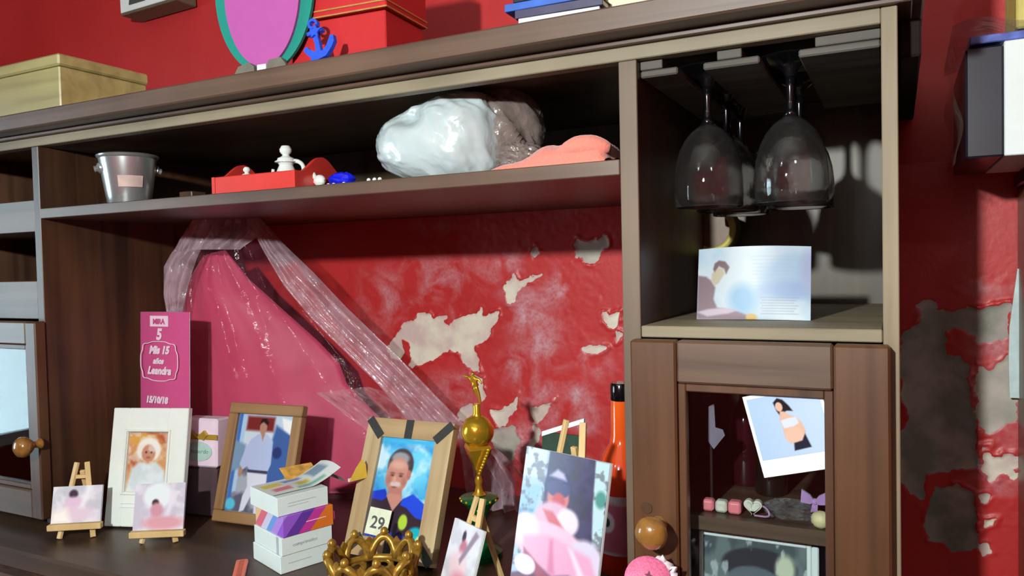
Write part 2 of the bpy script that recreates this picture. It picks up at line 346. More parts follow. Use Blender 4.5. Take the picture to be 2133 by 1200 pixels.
def build_wall():
    xs = np.concatenate([np.linspace(XW0, .06, 12)[:-1], np.arange(.06, 1.45, .0028), np.linspace(1.45, XW1, 8)])
    zs = np.concatenate([np.linspace(FL, -.68, 8)[:-1], np.arange(-.68, .02, .0028), np.linspace(.02, CE, 8)])
    X, Z = np.meshgrid(xs, zs); best = np.full(X.shape, -.05); tone = np.zeros(X.shape)
    wob = (fbm(X * 55, Z * 55) - .5) * .012 + (fbm(X * 190, Z * 190, 2) - .5) * .006
    for px, t in PE:
        if t == 0: continue
        d = sdf(W(px), X, Z) + wob; tone = np.where(d > best, t, tone); best = np.maximum(best, d)
    best = np.clip(best, -.05, .05); hz = np.zeros(X.shape)
    for u, v, ru, rv, s in HZ:
        c = P(u, v, y=YD); e = P(u + ru, v, y=YD); g = P(u, v + rv, y=YD); rx = abs(e[0] - c[0]); rz = abs(g[2] - c[2])
        hz = np.maximum(hz, s * np.exp(-(((X - c[0]) / rx) ** 2 + ((Z - c[2]) / rz) ** 2) * .9))
    Y = np.full(X.shape, YD); Y += np.clip(best, 0, .003) / .003 * .0022
    rim = np.exp(-((best + .0022) / .0022) ** 2); Y -= rim * .0035 * np.clip((fbm(X * 40 + 9, Z * 40) - .42) * 6, 0, 1)
    Y += (fbm(X * 8, Z * 8) - .5) * .0016 + (hz > .02) * (fbm(X * 120, Z * 120, 2) - .5) * .0012
    nx = len(xs) - 1; ny = len(zs) - 1; i = np.arange(nx * ny); r, c = i // nx, i % nx; a = r * (nx + 1) + c
    F = np.stack([a, a + 1, a + nx + 2, a + nx + 1], 1)
    m, n, l, b = nt('flaking_red_wall')
    o = grid_mesh('wall_back', np.stack([X.ravel(), Y.ravel(), Z.ravel()], 1), F, m)
    for nm, arr in (('flake', best), ('bloom', hz), ('tone', tone)):
        at = o.data.attributes.new(nm, 'FLOAT', 'POINT'); at.data.foreach_set('value', arr.ravel().astype(np.float32))
    A = {}
    for nm in ('flake', 'bloom', 'tone'): A[nm] = n.new('ShaderNodeAttribute'); A[nm].attribute_name = nm
    tc = n.new('ShaderNodeTexCoord')
    def noise(s, d=5, dist=0):
        q = n.new('ShaderNodeTexNoise'); q.inputs['Scale'].default_value = s; q.inputs['Detail'].default_value = d; q.inputs['Distortion'].default_value = dist
        l.new(tc.outputs['Object'], q.inputs['Vector']); return q
    def mixc(f, c1, c2):
        q = n.new('ShaderNodeMixRGB')
        for k, v in (('Fac', f), ('Color1', c1), ('Color2', c2)):
            if isinstance(v, tuple): q.inputs[k].default_value = v
            elif isinstance(v, float): q.inputs[k].default_value = v
            else: l.new(v, q.inputs[k])
        return q.outputs[0]
    def rng(v, a0, a1, b0=0., b1=1.):
        q = n.new('ShaderNodeMapRange'); q.inputs['From Min'].default_value = a0; q.inputs['From Max'].default_value = a1
        q.inputs['To Min'].default_value = b0; q.inputs['To Max'].default_value = b1; l.new(v, q.inputs['Value']); return q.outputs[0]
    def mul(a_, b_):
        q = n.new('ShaderNodeMath'); q.operation = 'MULTIPLY'; l.new(a_, q.inputs[0]); l.new(b_, q.inputs[1]); return q.outputs[0]
    red = mixc(rng(noise(6).outputs['Fac'], .3, .7), s2l((188, 44, 44)) + (1,), s2l((202, 52, 54)) + (1,))
    patchy = rng(noise(17, 8, .9).outputs['Fac'], .40, .66, 0., 1.)
    fine = rng(noise(190, 3).outputs['Fac'], .3, .6, .45, 1.)
    bl = mul(mul(rng(A['bloom'].outputs['Fac'], .04, .66, 0, 1.0), patchy), fine)
    red = mixc(bl, red, s2l((214, 176, 186)) + (1,))
    pl_hi = mixc(rng(noise(24, 5).outputs['Fac'], .38, .62), s2l((232, 224, 206)) + (1,), s2l((214, 190, 184)) + (1,))
    pl_lo = mixc(rng(noise(20, 5).outputs['Fac'], .4, .6), s2l((128, 132, 122)) + (1,), s2l((176, 164, 160)) + (1,))
    pl = mixc(rng(A['tone'].outputs['Fac'], .1, .9), pl_lo, pl_hi)
    col = mixc(rng(A['flake'].outputs['Fac'], -.0004, .0004), red, pl)
    l.new(col, b.inputs['Base Color']); b.inputs['Roughness'].default_value = .5
    l.new(rng(A['flake'].outputs['Fac'], -.0004, .0004, .42, .95), b.inputs['Roughness'])
    bp = n.new('ShaderNodeBump'); bp.inputs['Strength'].default_value = .25; bp.inputs['Distance'].default_value = .0015
    l.new(noise(120, 4).outputs['Fac'], bp.inputs['Height']); l.new(bp.outputs['Normal'], b.inputs['Normal'])
    return struct(o)
build_wall()

# ------------------------------------------------------------ sideboard and hutch
CT = -.52
sb = thing('sideboard', 'dark wooden sideboard whose worktop carries the photo frames under the hutch', 'sideboard', (0.47, .17, FL))
def W2(o):  # parts built in room coordinates under a thing that stands elsewhere
    o.matrix_parent_inverse = o.parent.matrix_world.inverted() if o.parent.matrix_world != Matrix.Identity(4) else Matrix.Identity(4); return o
bpy.context.view_layer.update()
def rp(name, bm, m, par, **k):
    o = obj(name, bm, m, par, **k); o.matrix_parent_inverse = PINV[par.name]; return o
PINV = {}
def reg(t): bpy.context.view_layer.update(); PINV[t.name] = t.matrix_world.inverted(); return t
def child(name, bm, m, par, **k):
    """a sub-part; its parent mesh already sits in room coordinates"""
    return obj(name, bm, m, par, **k)
reg(sb)
rp('worktop', box_bm(-.34, 1.25, -.10, HD, CT - .03, CT, .004), wcount, sb)
rp('carcass', box_bm(-.32, 1.245, -.05, HD, FL + .08, CT - .031, .003), wz, sb)
for k, x in enumerate((-.30, .23, .76)):
    d_ = rp('door', box_bm(x, x + .48, -.072, -.051, FL + .12, CT - .06, .004), wdoor, sb)
    child('knob', tube([(x + .45, -.072, -1.0), (x + .45, -.10, -1.0)], [.008, .015], 12), pale, d_)
rp('plinth', box_bm(-.30, 1.23, -.03, HD - .02, FL, FL + .079, .002), wz, sb)

hu = reg(thing('wooden_hutch', 'dark-stained pine hutch with shelves, glass rack and two small glass doors', 'hutch', (.47, .2, CT)))
XM1, XM2, XR1, XR, ZT, ZR = .9885, 1.008, 1.2365, 1.25, .1018, .1185
rp('crown_board', box_bm(-.34, 1.272, -.0375, HD, ZR + .004, .1475, .002), wx, hu)
rp('crown_moulding', box_bm(-.34, 1.262, -.006, HD, .1165, ZR + .0035, .001), wx, hu)
rp('cornice_side', box_bm(XR + .001, XR + .020, .05, HD, .080, .116, .002), mat('cornice_shade_brown', (22, 15, 12), .95), hu)  # near-black colour stands in for shade under the crown overhang
rp('face_rail', box_bm(-.33, XR1, 0, .018, ZT, .116, .001), wlt, hu)
rp('side_panel', box_bm(XR1, XR, .0031, HD, CT, .116, .0004), wdark, hu); rp('edge_strip', box_bm(XR1, XR, 0, .003, CT, .116, .0008), wood('pale_post_edge', 'z', (146, 132, 106), (108, 94, 72), coat=.05, rough=.6), hu)  # dark body colour carries interior shade; only the front edge stays pale
rp('side_panel', box_bm(-.335, -.32, 0, HD, CT, .116, .001), wz, hu)
rp('divider', box_bm(XM1, XM2, .0031, HD - .012, CT, ZT - .0005, .0004), wdark, hu); rp('edge_strip', box_bm(XM1, XM2, 0, .003, CT, ZT - .0005, .0008), wltz, hu)  # body darkened to stand in for cubby shade, front edge kept paler
rp('divider', box_bm(-.0165, 0, 0, HD - .012, CT, ZT - .0005, .001), wdark, hu)
rp('shelf', box_bm(.0005, XM1 - .0005, 0, HD - .012, -.0165, 0, .001), wx, hu)
rp('shelf', box_bm(XM2 + .0005, XR1 - .0005, 0, HD - .012, -.1875, -.1754, .001), wlt, hu)
rp('shelf', box_bm(XM2 + .0005, XR1 - .0005, .02, HD - .012, -.391, -.376, .001), wx, hu)
rp('back_panel', box_bm(0, XM1, HD - .011, HD, -.0165, .116, 0), wback, hu)
rp('back_panel', box_bm(XM1, XR1, HD - .011, HD, CT, .116, 0), wback, hu)
rp('back_panel', box_bm(-.32, -.001, HD - .011, HD, CT, .116, 0), wdark, hu)
for z0_, z1_ in ((-.037, .015), (-.181, -.118)):
    rp('drawer_rail', box_bm(-.3195, -.017, 0.001, .02, z0_, z1_, .001), wx, hu)
    rp('shelf', box_bm(-.3195, -.017, .0205, HD - .012, z0_, z0_ + .012, .001), wx, hu)
# rack for stemmed glasses: three rails with lips, running front to back
rk = [(XM2 + .0005, 1.032, 1.048), (1.088, 1.112, 1.074, 1.129), (1.180, XR1 - .0005, 1.165)]
for k, q in enumerate(rk):
    b = bmesh.new()
    if k == 0: box_bm(q[0], q[1], .012, .30, .092, ZT - .0006, .0008, b); box_bm(q[0], q[2], .012, .30, .084, .0915, .0015, b)
    elif k == 1: box_bm(q[0], q[1], .012, .30, .092, ZT - .0006, .0008, b); box_bm(q[2], q[3], .012, .30, .084, .0915, .0015, b)
    else: box_bm(q[0], q[1], .012, .30, .092, ZT - .0006, .0008, b); box_bm(q[2], q[1], .012, .30, .084, .0915, .0015, b)
    rp('glass_rack_rail', b, wood('grey_rack_wood', 'x', (112, 106, 98), (72, 68, 62), coat=0, rough=.7), hu)

def ring_bm(x0, x1, z0, z1, w, y0, y1, bm=None, bev=.001):
    b = bm or bmesh.new()
    for q in ((x0, x0 + w, z0, z1), (x1 - w, x1, z0, z1), (x0 + w, x1 - w, z1 - w, z1), (x0 + w, x1 - w, z0, z0 + w)):
        box_bm(q[0], q[1], y0, y1, q[2], q[3], bev, b)
    return b
def knob_at(x, y, z, par, m):
    b = lathe([(0, 0), (.0085, 0), (.009, .003), (.0055, .007), (.0055, .013), (.011, .018), (.0155, .025), (.0165, .031), (.014, .037), (.008, .041), (0, .0425)], 28)
    bmesh.ops.transform(b, matrix=Matrix.Translation((x, y, z)) @ Matrix.Rotation(PI / 2, 4, 'X'), verts=b.verts)
    return child('knob', b, m, par, smooth=True)
kn = mat('amber_lacquered_wood', (142, 98, 44), .25, noise=.25, scale=90, coat=.8)
def cab_door(x0, x1, gx0, gx1, gz1, knob, esc):
    zb, zt_ = CT + .012, -.1885 if x0 > 0 else -.184
    gz0 = zb + .055
    d = rp('door', ring_bm(gx0 - .008, gx1 + .008, gz0 - .008, gz1 + .008, .008, -.0155, -.003), wdoor, hu, label='glazed door of the hutch')
    child('stile', box_bm(x0, gx0 - .0085, -.02, -.001, zb, zt_, .0022), wdoor, d)
    child('stile', box_bm(gx1 + .0085, x1, -.02, -.001, zb, zt_, .0022), wdoor, d)
    child('rail', box_bm(gx0 - .008, gx1 + .008, -.0195, -.001, gz1 + .0085, zt_, .0022), wdx, d)
    child('rail', box_bm(gx0 - .008, gx1 + .008, -.0195, -.001, zb, gz0 - .0085, .0022), wdx, d)
    child('glass_pane', box_bm(gx0 - .004, gx1 + .004, -.0085, -.0065, gz0 - .004, gz1 + .004, 0), pane_glass('door_glass'), d)
    knob_at(*knob, d, kn)
    if esc: child('knot_plug', tube([(esc[0], -.0185, esc[1]), (esc[0], -.0212, esc[1])], .006, 14), wdark, d)
    return d
cab_door(1.002, 1.2425, 1.058, 1.187, -.2395, (1.030, -.02, -.376), (1.017, -.361))
cab_door(-.314, .0045, -.262, -.03, -.230, (.010, -.02, -.380), None)
# left cabinet contents, seen dimly behind its glass
q = P(22, 1035, y=.06)
lp = Pic(26, 34, (70, 62, 66)); lp.cloud((200, 200, 205), 3, .52, .1).ell(.5, .35, .25, .2, (225, 222, 220)).ell(.5, .75, .4, .2, (60, 60, 70))
t = thing('snapshot', 'small faded snapshot standing behind the glass of the left hutch door', 'photo', mtx=stand(-.21, .035, CT, .05, .12))
obj('backing_card', box_bm(0, .07, .0006, .002, 0, .10, 0), white, t); lp.mesh('photo_print', .07, .10, t, print_mat('matt_print', .4))
b = lathe([(0, 0), (.028, 0), (.03, .01), (.03, .06), (.022, .075), (.014, .08), (.014, .09), (0, .09)], 24); bmesh.ops.translate(b, vec=(-.10, .07, CT + .0), verts=b.verts)
tag(obj('jar', b, mat('deep_blue_glass', (24, 30, 120), .2, coat=.6), smooth=.7), 'dark blue jar standing behind the glass of the left hutch door', 'jar')

# ------------------------------------------------------------ stemmed glasses in the rack
gbowl, _n, _l, _b = nt('clear_wine_glass'); _df = _n.new('ShaderNodeBsdfTranslucent'); _d2 = _n.new('ShaderNodeBsdfDiffuse'); _ms = _n.new('ShaderNodeMixShader'); _mo = _n.new('ShaderNodeMixShader'); _ms.inputs[0].default_value = .5; _mo.inputs[0].default_value = .014
_l.new(_df.outputs[0], _ms.inputs[1]); _l.new(_d2.outputs[0], _ms.inputs[2]); _l.new(_b.outputs[0], _mo.inputs[1]); _l.new(_ms.outputs[0], _mo.inputs[2]); _l.new(_mo.outputs[0], _n['Material Output'].inputs['Surface'])
_b.inputs['Transmission Weight'].default_value = 1; _b.inputs['Roughness'].default_value = .0; _b.inputs['IOR'].default_value = 1.48
_nz = _n.new('ShaderNodeTexNoise'); _nz.inputs['Scale'].default_value = 30; _bp = _n.new('ShaderNodeBump'); _bp.inputs['Strength'].default_value = .05; _l.new(_nz.outputs['Fac'], _bp.inputs['Height']); _l.new(_bp.outputs['Normal'], _b.inputs['Normal'])
blk = mat('black_glass', (10, 10, 14), .16, noise=.1, coat=.6)
def make_glass(label):
    g = thing('wine_glass', label, 'wine glass', group='upside-down wine glasses in the rack')
    # hangs upside down: origin at the centre of the foot, everything below it
    foot = lathe([(0, 0), (.030, 0), (.0345, -.0012), (.035, -.0026), (.030, -.0045), (.016, -.0075), (.008, -.013), (.005, -.020), (0, -.020)], 40); obj('foot', foot, blk, g, smooth=.8)
    st = lathe([(0, -.0202), (.0048, -.0202), (.0042, -.03), (.004, -.045), (.0052, -.055), (.0085, -.0605), (0, -.0607)], 24); obj('stem', st, blk, g, smooth=True)
    out = [(0, -.0609), (.0095, -.0615), (.017, -.067), (.0245, -.076), (.0305, -.088), (.0345, -.103), (.0362, -.118), (.0365, -.132), (.0355, -.1475)]
    inn = [(.0347, -.1475), (.0357, -.132), (.0354, -.118), (.0336, -.103), (.0296, -.0885), (.0235, -.077), (.016, -.0685), (.008, -.064), (0, -.0632)]
    obj('bowl', lathe(out + [(.0351, -.1482)] + inn, 56), gbowl, g, smooth=True)
    return g
def copy_tree(o, parent=None):
    c = o.copy(); COL.objects.link(c)
    if parent: c.parent = parent
    for ch in list(o.children): copy_tree(ch, c)
    return c
g0 = make_glass('front wine glass of the left row, black stem, hanging upside down')
spots = [((1.068, .058), None), ((1.070, .150), 'second wine glass of the left row, hanging behind the front one'), ((1.069, .245), 'rearmost wine glass of the left row, deep in the rack'),
         ((1.152, .058), 'front wine glass of the right row, black stem, nearest the right post'), ((1.150, .158), 'second wine glass of the right row, hidden mostly by the one before it')]
for k, ((x, y), lb) in enumerate(spots):
    g = g0 if k == 0 else copy_tree(g0)
    if lb: g['label'] = lb
    g.location = (x, y, .0965); g.rotation_euler = (0, 0, .7 * k)

# card and round tin in the glass cubby
cd = Pic(150, 100, (205, 226, 244))
cd.cloud((178, 210, 240), 3, .45, .3, seed=3).cloud((224, 240, 250), 2.4, .5, .3, seed=9).ell(.42, .72, .12, .2, (150, 200, 240), soft=.8).ell(.85, .6, .25, .12, (160, 190, 235), soft=.8).ell(1.0, .35, .09, .3, (180, 190, 230), soft=.8)
cd.poly([(0, .38), (.08, .40), (.13, .46), (.17, .56), (.155, .72), (.19, .84), (.35, .88), (.46, .94), (.5, 1), (0, 1)], (142, 118, 130), .02).poly([(0, .9), (.1, .86), (.25, .84), (.38, .88), (.3, .92), (.1, .96)], (214, 198, 216), .02)
cd.poly([(.135, .36), (.19, .28), (.24, .3), (.255, .37), (.2, .5), (.165, .53), (.13, .46)], (206, 196, 172), .02).poly([(.145, .3), (.16, .22), (.2, .18), (.26, .2), (.3, .28), (.27, .38), (.25, .3), (.2, .26), (.16, .34)], (124, 96, 104), .015)
cd.ell(.5, .97, .05, .05, (226, 190, 110), soft=.4)
for k in range(10): cd.rect(.5, .14 + .05 * k, .93 - .05 * (k % 3), .146 + .05 * k, (176, 196, 222), .008, .7)
for k in range(7): cd.rect(.58 + .01 * (k % 2), .70 + .036 * k, .90 - .02 * (k % 3), .707 + .036 * k, (150, 156, 176), .008, .8)
cd.A = cd.A * .84
t = thing('greeting_card', 'pale blue greeting card with a drawn praying man, leaning below the wine glasses', 'card', mtx=stand(1.0445, .094, -.1752, .006, .212))
cf = lambda U, V: -.012 * np.sin(PI * U) * (1 - V) ** .7 * .6 - .003 * np.sin(PI * U)
cd.mesh('printed_front', .121, .081, t, print_mat('satin_print', .45), curve=cf)
co, F = grid_xy(24, 8, lambda S_, T_: (S_ * .121, cf(S_, T_) + .0009, (1 - T_) * .081)); grid_mesh('card_back', co, F[:, ::-1], white, t)
c = P(1482, 478, y=.30)
t = thing('round_tin', 'round brown tin with a pale yellow rim standing on edge behind the card', 'tin', (c[0], .30, c[2]))
b = lathe([(0, .004), (.024, .004), (.025, 0), (.0335, 0), (.0345, .002), (.0345, .03), (0, .03)], 40); bmesh.ops.rotate(b, matrix=Matrix.Rotation(-PI / 2, 4, 'X'), verts=b.verts); obj('body', b, mat('brown_tin', (104, 78, 52), .4, noise=.2), t, smooth=.6)
b = tube([(.029 * math.cos(a), -.0005, .029 * math.sin(a)) for a in np.linspace(0, 2 * PI, 40, endpoint=False)], .0046, 8, closed=True); obj('rim', b, mat('pale_yellow_rim', (196, 182, 96), .35), t, smooth=True)
obj('keepsake_box', box_bm(1.0, 1.06, .27, .345, -.1752, c[2] - .0348, .002), mat('dark_card_box', (44, 32, 28), .6)); tag(bpy.context.scene.objects['keepsake_box'], 'small dark box hidden behind the card, carrying the round tin', 'box')

# inside the right door
sh = -.376
def letter(txt, sz, m, p, loc): return text('letter', txt, sz, m, p, loc)
pk = mat('pink_bead', (236, 130, 140), .45, noise=.05); iv = mat('ivory_bead', (214, 214, 200), .6, noise=.12, scale=200, bump=.3)
def bead(nm, x, m, lb, w=.0125):
    b = box_bm(-w / 2, w / 2, -w / 2, w / 2, 0, w, .0022); bmesh.ops.bevel(b, geom=b.edges[:], offset=.0006, segments=1, affect='EDGES')
    bmesh.ops.translate(b, vec=(x, .043, sh + .0002), verts=b.verts); return tag(obj(nm, b, m), lb, 'bead', 'beads on the shelf behind the glass door')
bead('bead', 1.0665, pk, 'leftmost pink bead of the row behind the right glass door'); bead('bead', 1.0802, iv, 'ivory crocheted bead between two pink beads behind the glass door')
bead('bead', 1.0942, pk, 'bright pink square bead beside the heart behind the glass door', .0135)
hp = [(.0088 * 1.05 * (math.sin(a) ** 3), .0085 * (13 * math.cos(a) - 5 * math.cos(2 * a) - 2 * math.cos(3 * a) - math.cos(4 * a)) / 15) for a in np.linspace(0, 2 * PI, 32, endpoint=False)]
b = prism(hp, -.005, .005); bmesh.ops.bevel(b, geom=[e for e in b.edges if len(e.link_faces) == 2 and e.calc_face_angle(0) > 1], offset=.0016, segments=2, affect='EDGES'); bmesh.ops.translate(b, vec=(1.1125, .043, sh + .0101), verts=b.verts); tag(obj('heart_bead', b, iv, smooth=.9), 'ivory heart-shaped bead at the end of the bead row', 'bead', 'beads on the shelf behind the glass door')
b = tube([(1.121 + .010 * math.sin(a), .03 + .004 * math.cos(a * 2), sh + .003 + .011 * (1 - math.cos(a)) * .5) for a in np.linspace(-.6, 2.9, 20)], .0011, 6); tag(obj('cord', b, mat('lilac_cord', (176, 140, 176), .6), smooth=True), 'thin lilac cord curling beside the heart bead', 'cord')
def blob(sx, sy, sz, amp, fr, seed, seg=36, rings=24, power=1.0):
    b = bmesh.new(); bmesh.ops.create_uvsphere(b, u_segments=seg, v_segments=rings, radius=1)
    co = np.array([v.co for v in b.verts]); n1 = 1 - np.abs(2 * fbm(co[:, 0] * fr + seed + co[:, 2] * fr * .7, co[:, 1] * fr + co[:, 2] * fr) - 1)
    for v, q, k in zip(b.verts, co, n1):
        q = np.sign(q) * np.abs(q) ** power; r = 1 + amp * (k - .7); v.co = Vector((q[0] * sx * r, q[1] * sy * r, q[2] * sz * r))
    return b
film = clear_film('crinkled_clear_film', (205, 215, 220), .02, .05, 60, .12)
b = blob(.024, .014, .0095, .7, 7, 3, 40, 24); bmesh.ops.translate(b, vec=(1.148, .05, sh + .0085), verts=b.verts); tag(obj('crumpled_cellophane', b, film, smooth=.5), 'crumpled clear cellophane on the shelf between heart bead and lilac bow', 'cellophane')
lil = mat('lilac_ribbon', (178, 136, 196), .5, sheen=.3)
t = thing('ribbon_bow', 'lilac ribbon bow standing on the shelf at the right edge of the door glass', 'bow', (1.172, .05, sh))
for s in (-1, 1): obj('loop', prism([(0, .020), (s * .004, .026), (s * .0125, .031), (s * .0135, .018), (s * .004, .017)], -.002, .002), lil, t)
obj('tail', prism([(-.002, .019), (.003, .019), (.002, .0), (-.006, .0)], -.0015, .0015), lil, t); o_ = obj('knot', blob(.0035, .003, .0035, .1, 3, 1, 12, 8), lil, t, smooth=True); o_.location = (0, 0, .0195)
b = blob(.0095, .008, .0085, .2, 4, 8, 24, 16); bmesh.ops.translate(b, vec=(1.1795, .03, sh + .0082), verts=b.verts); tag(obj('sweet', b, mat('cream_sweet', (206, 196, 150), .5), smooth=True), 'cream wrapped sweet in front of the lilac bow', 'sweet')
dg = mat('dark_bottle_glass', (22, 22, 16), .08, coat=.5); wine = mat('dark_red_bottle_glass', (50, 14, 20), .08, coat=.5)
for x, y, m_, lb in ((1.085, .16, wine, 'dark red bottle behind the right door glass, left of its neighbour'), (1.118, .13, dg, 'dark green bottle behind the right door glass, next to the snapshot')):
    t = thing('bottle', lb, 'bottle', (x, y, sh + .0001), group='dark bottles behind the right glass door')
    obj('glass_body', lathe([(0, 0), (.0165, 0), (.018, .003), (.018, .07), (.014, .085), (.0065, .10), (.0062, .125), (0, .125)], 28), m_, t, smooth=.7); obj('cap', lathe([(0, .1255), (.0078, .1255), (.0078, .138), (0, .139)], 20), blk, t, smooth=.6)
t = thing('paper_tag', 'torn greyish paper scrap left of the bottles behind the door glass', 'paper', (1.063, .06, sh + .0001)); obj('sheet', prism([(0, .07), (.006, .062), (.018, .078), (.016, .084), (.008, .086), (.007, .112), (.001, .108)], -.0004, .0004), mat('grey_tissue', (130, 120, 140), .7), t); obj('stand', box_bm(.001, .004, .0006, .003, 0, .108), mat('dark_card_box', (44, 32, 28)), t)
ip = Pic(90, 60, (78, 90, 96)); ip.cloud((110, 124, 128), 5, .5, .2).ell(.55, .22, .36, .16, (52, 56, 64)).ell(.5, .35, .25, .12, (96, 110, 120)).cloud((190, 200, 204), 9, .62, .06, .8, 5).ell(.8, .22, .09, .13, (204, 214, 190), soft=.5).ell(.52, .52, .05, .08, (214, 168, 170), soft=.5).ell(.3, .7, .2, .2, (40, 44, 50))
z_ = CT
t = thing('framed_photo', 'grey photo in a thin white frame standing low behind the right door glass', 'picture frame', mtx=stand(1.0565, .030, z_, .0, .06))
obj('frame', ring_bm(0, .113, 0, .123, .0045, 0, .004), white, t); obj('frame_edge', box_bm(.1132, .12, 0, .005, .0, .121), white, t); ip.mesh('photo_print', .104, .114, t, print_mat('glossy_print', .2), (.0045, .002, .0045))
t = thing('book', 'blue and green book standing behind the grey framed photo in the cabinet', 'book', (1.094, .062, z_)); obj('cover', box_bm(0, .09, 0, .018, 0, .139, .002), mat('navy_cover', (26, 52, 112), .35, noise=.3, scale=30), t); obj('cover_art', box_bm(.02, .05, -.0008, -.0002, .09, .132, 0), mat('green_ink', (30, 116, 100), .4), t); obj('pages', box_bm(.002, .086, .003, .015, .1392, .1396, 0), white, t)

# snapshot tucked behind the moulding of the right door
pp = Pic(110, 110, (168, 194, 226)); pp.grad((196, 214, 234), True, .7)
sk = (214, 176, 156); dk = (34, 30, 36)
pp.poly([(.36, .12), (.43, .06), (.5, .1), (.56, .2), (.6, .3), (.52, .28), (.47, .3), (.42, .36), (.38, .26)], dk, .02).ell(.425, .2, .05, .075, sk, soft=.25).poly([(.42, .27), (.47, .28), (.55, .36), (.62, .4), (.68, .5), (.7, .64), (.66, .78), (.6, .74), (.45, .8), (.4, .7), (.4, .5), (.39, .4)], sk, .02).ell(.53, .68, .13, .13, (220, 182, 160), soft=.15)
pp.poly([(.4, .42), (.5, .4), (.62, .4), (.64, .5), (.56, .54), (.42, .55)], (206, 214, 232), .02).poly([(.5, .8), (.62, .78), (.68, .68), (.72, .9), (.48, .92)], (36, 38, 52), .02)
t = thing('snapshot', 'white-bordered snapshot of a woman holding her bare belly, tucked tilted into the right door', 'photo', mtx=stand(1.1320, -.0105, -.3205, 0, .0, .25))
a_ = math.radians(0); obj('white_border', box_bm(0, .072, .0004, .0011, 0, .080, 0), white, t); pp.mesh('photo_print', .066, .060, t, print_mat('glossy_print', .2), (.003, .0, .0165))

# ------------------------------------------------------------ middle shelf
# steel bucket
steel = mat('brushed_steel', (206, 212, 214), .24, .8, noise=.06, scale=30)
c = P(268, 417, y=.075); t = thing('steel_bucket', 'small shiny steel bucket with a side lug standing left on the middle shelf', 'bucket', (c[0] + .002, .075, .0002)); t.scale = (.92, .92, 1.0)
out = [(0, .0), (.034, .0), (.035, .002), (.048, .078), (.0505, .080), (.0515, .083), (.0495, .0845), (.047, .082)]; inn = [(.0335, .004), (0, .004)]
obj('body', lathe(out + inn, 48), steel, t, smooth=.6)
for a in (-2.0, 1.0):
    q = lathe([(0, 0), (.008, 0), (.009, .003), (.005, .006), (.005, .01), (0, .011)], 18); bmesh.ops.transform(q, matrix=Matrix.Rotation(a, 4, 'Z') @ Matrix.Translation((.0445, 0, .062)) @ Matrix.Rotation(PI / 2 + .25, 4, 'Y'), verts=q.verts); obj('lug', q, steel, t, smooth=.7)
co, F = grid_xy(16, 4, lambda S_, T_: ((.0352 + .013 * (.40 + .22 * (1 - T_)) + .0012) * np.cos(-1.05 + S_ * .95), (.0352 + .013 * (.40 + .22 * (1 - T_)) + .0012) * np.sin(-1.05 + S_ * .95), .030 + .018 * (1 - T_)))
grid_mesh('paper_band', co, F, mat('pinkish_paper_label', (206, 180, 172), .6), t)
obj('wooden_block', box_bm(.17, .2, .13, .16, .0002, .026), wy); tag(bpy.context.scene.objects['wooden_block'], 'small brown wooden block behind the steel bucket', 'block')

# red tray with white pots
redp = mat('red_painted_wood', (214, 60, 52), .35, noise=.05, scale=20, coat=.3)
A = P(448, 397, y=.045); B_ = P(604, 389, y=.045)
t = thing('red_tray', 'red wooden tray with wavy sides holding white miniature pots', 'tray', (A[0], .045, .0004), (0, 0, .02)); w_ = B_[0] - A[0]
obj('front_board', box_bm(0, w_, 0, .006, 0, .030), redp, t); obj('back_board', box_bm(0, w_, .114, .12, 0, .030), redp, t); obj('base_board', box_bm(0, w_, .0065, .1135, 0, .005), redp, t)
def side(x):
    n = 26; b = bmesh.new(); top = [.030 + .024 * max(0, math.sin(PI * min(1, max(0, (k / n - .12) / .76)))) ** 1.6 for k in range(n + 1)]
    pts = [(k / n * .12, top[k]) for k in range(n + 1)]; poly = [(.0, 0), (.12, 0)] + pts[::-1]
    b = prism(poly, -.003, .003); bmesh.ops.rotate(b, matrix=Matrix.Rotation(PI / 2, 4, 'Z'), verts=b.verts); bmesh.ops.translate(b, vec=(x, 0, 0), verts=b.verts); return b
obj('side_board', side(.0032 - .0065), redp, t); obj('side_board', side(w_ + .0035), redp, t)
cer = mat('white_ceramic', (226, 232, 228), .15, noise=.02, coat=.6)
def pot(x, y, lb, s=1.0, h=True, cat='pot'):
    p = thing('miniature_pot', lb, cat, (x, y, .0058), (0, 0, .35)); s_ = s
    obj('body', lathe([(0, 0), (.009 * s_, 0), (.013 * s_, .006 * s_), (.0145 * s_, .018 * s_), (.0135 * s_, .030 * s_), (.010 * s_, .038 * s_), (.0115 * s_, .041 * s_), (.016 * s_, .042 * s_), (.016 * s_, .0435 * s_), (0, .044 * s_)], 28), cer, p, smooth=.6)
    obj('lid', lathe([(.0135 * s_, .0438 * s_), (.012 * s_, .048 * s_), (.006 * s_, .051 * s_), (.005 * s_, .053 * s_), (.0085 * s_, .057 * s_), (.009 * s_, .061 * s_), (.006 * s_, .066 * s_), (0, .067 * s_)], 24), cer, p, smooth=.7)
    if h:
        obj('handle', tube([(.0125 * s_ + .014 * s_ * math.sin(a), 0, .032 * s_ - .012 * s_ * math.cos(a)) for a in np.linspace(.1, PI + .3, 14)], .0032 * s_, 8), cer, p, smooth=True)
        obj('spout', tube([(-.011 * s_, 0, .016 * s_), (-.018 * s_, 0, .018 * s_), (-.021 * s_, 0, .026 * s_), (-.020 * s_, 0, .033 * s_)], [.004 * s_, .0035 * s_, .0028 * s_, .0024 * s_], 8), cer, p, smooth=True)
    return p
pot(A[0] + .104, .083, 'white ceramic miniature pot with handle and knobbed lid, tallest in the red tray', 1.0, cat='teapot'); pot(A[0] + .034, .075, 'low round white miniature pot left in the red tray', .60, False)
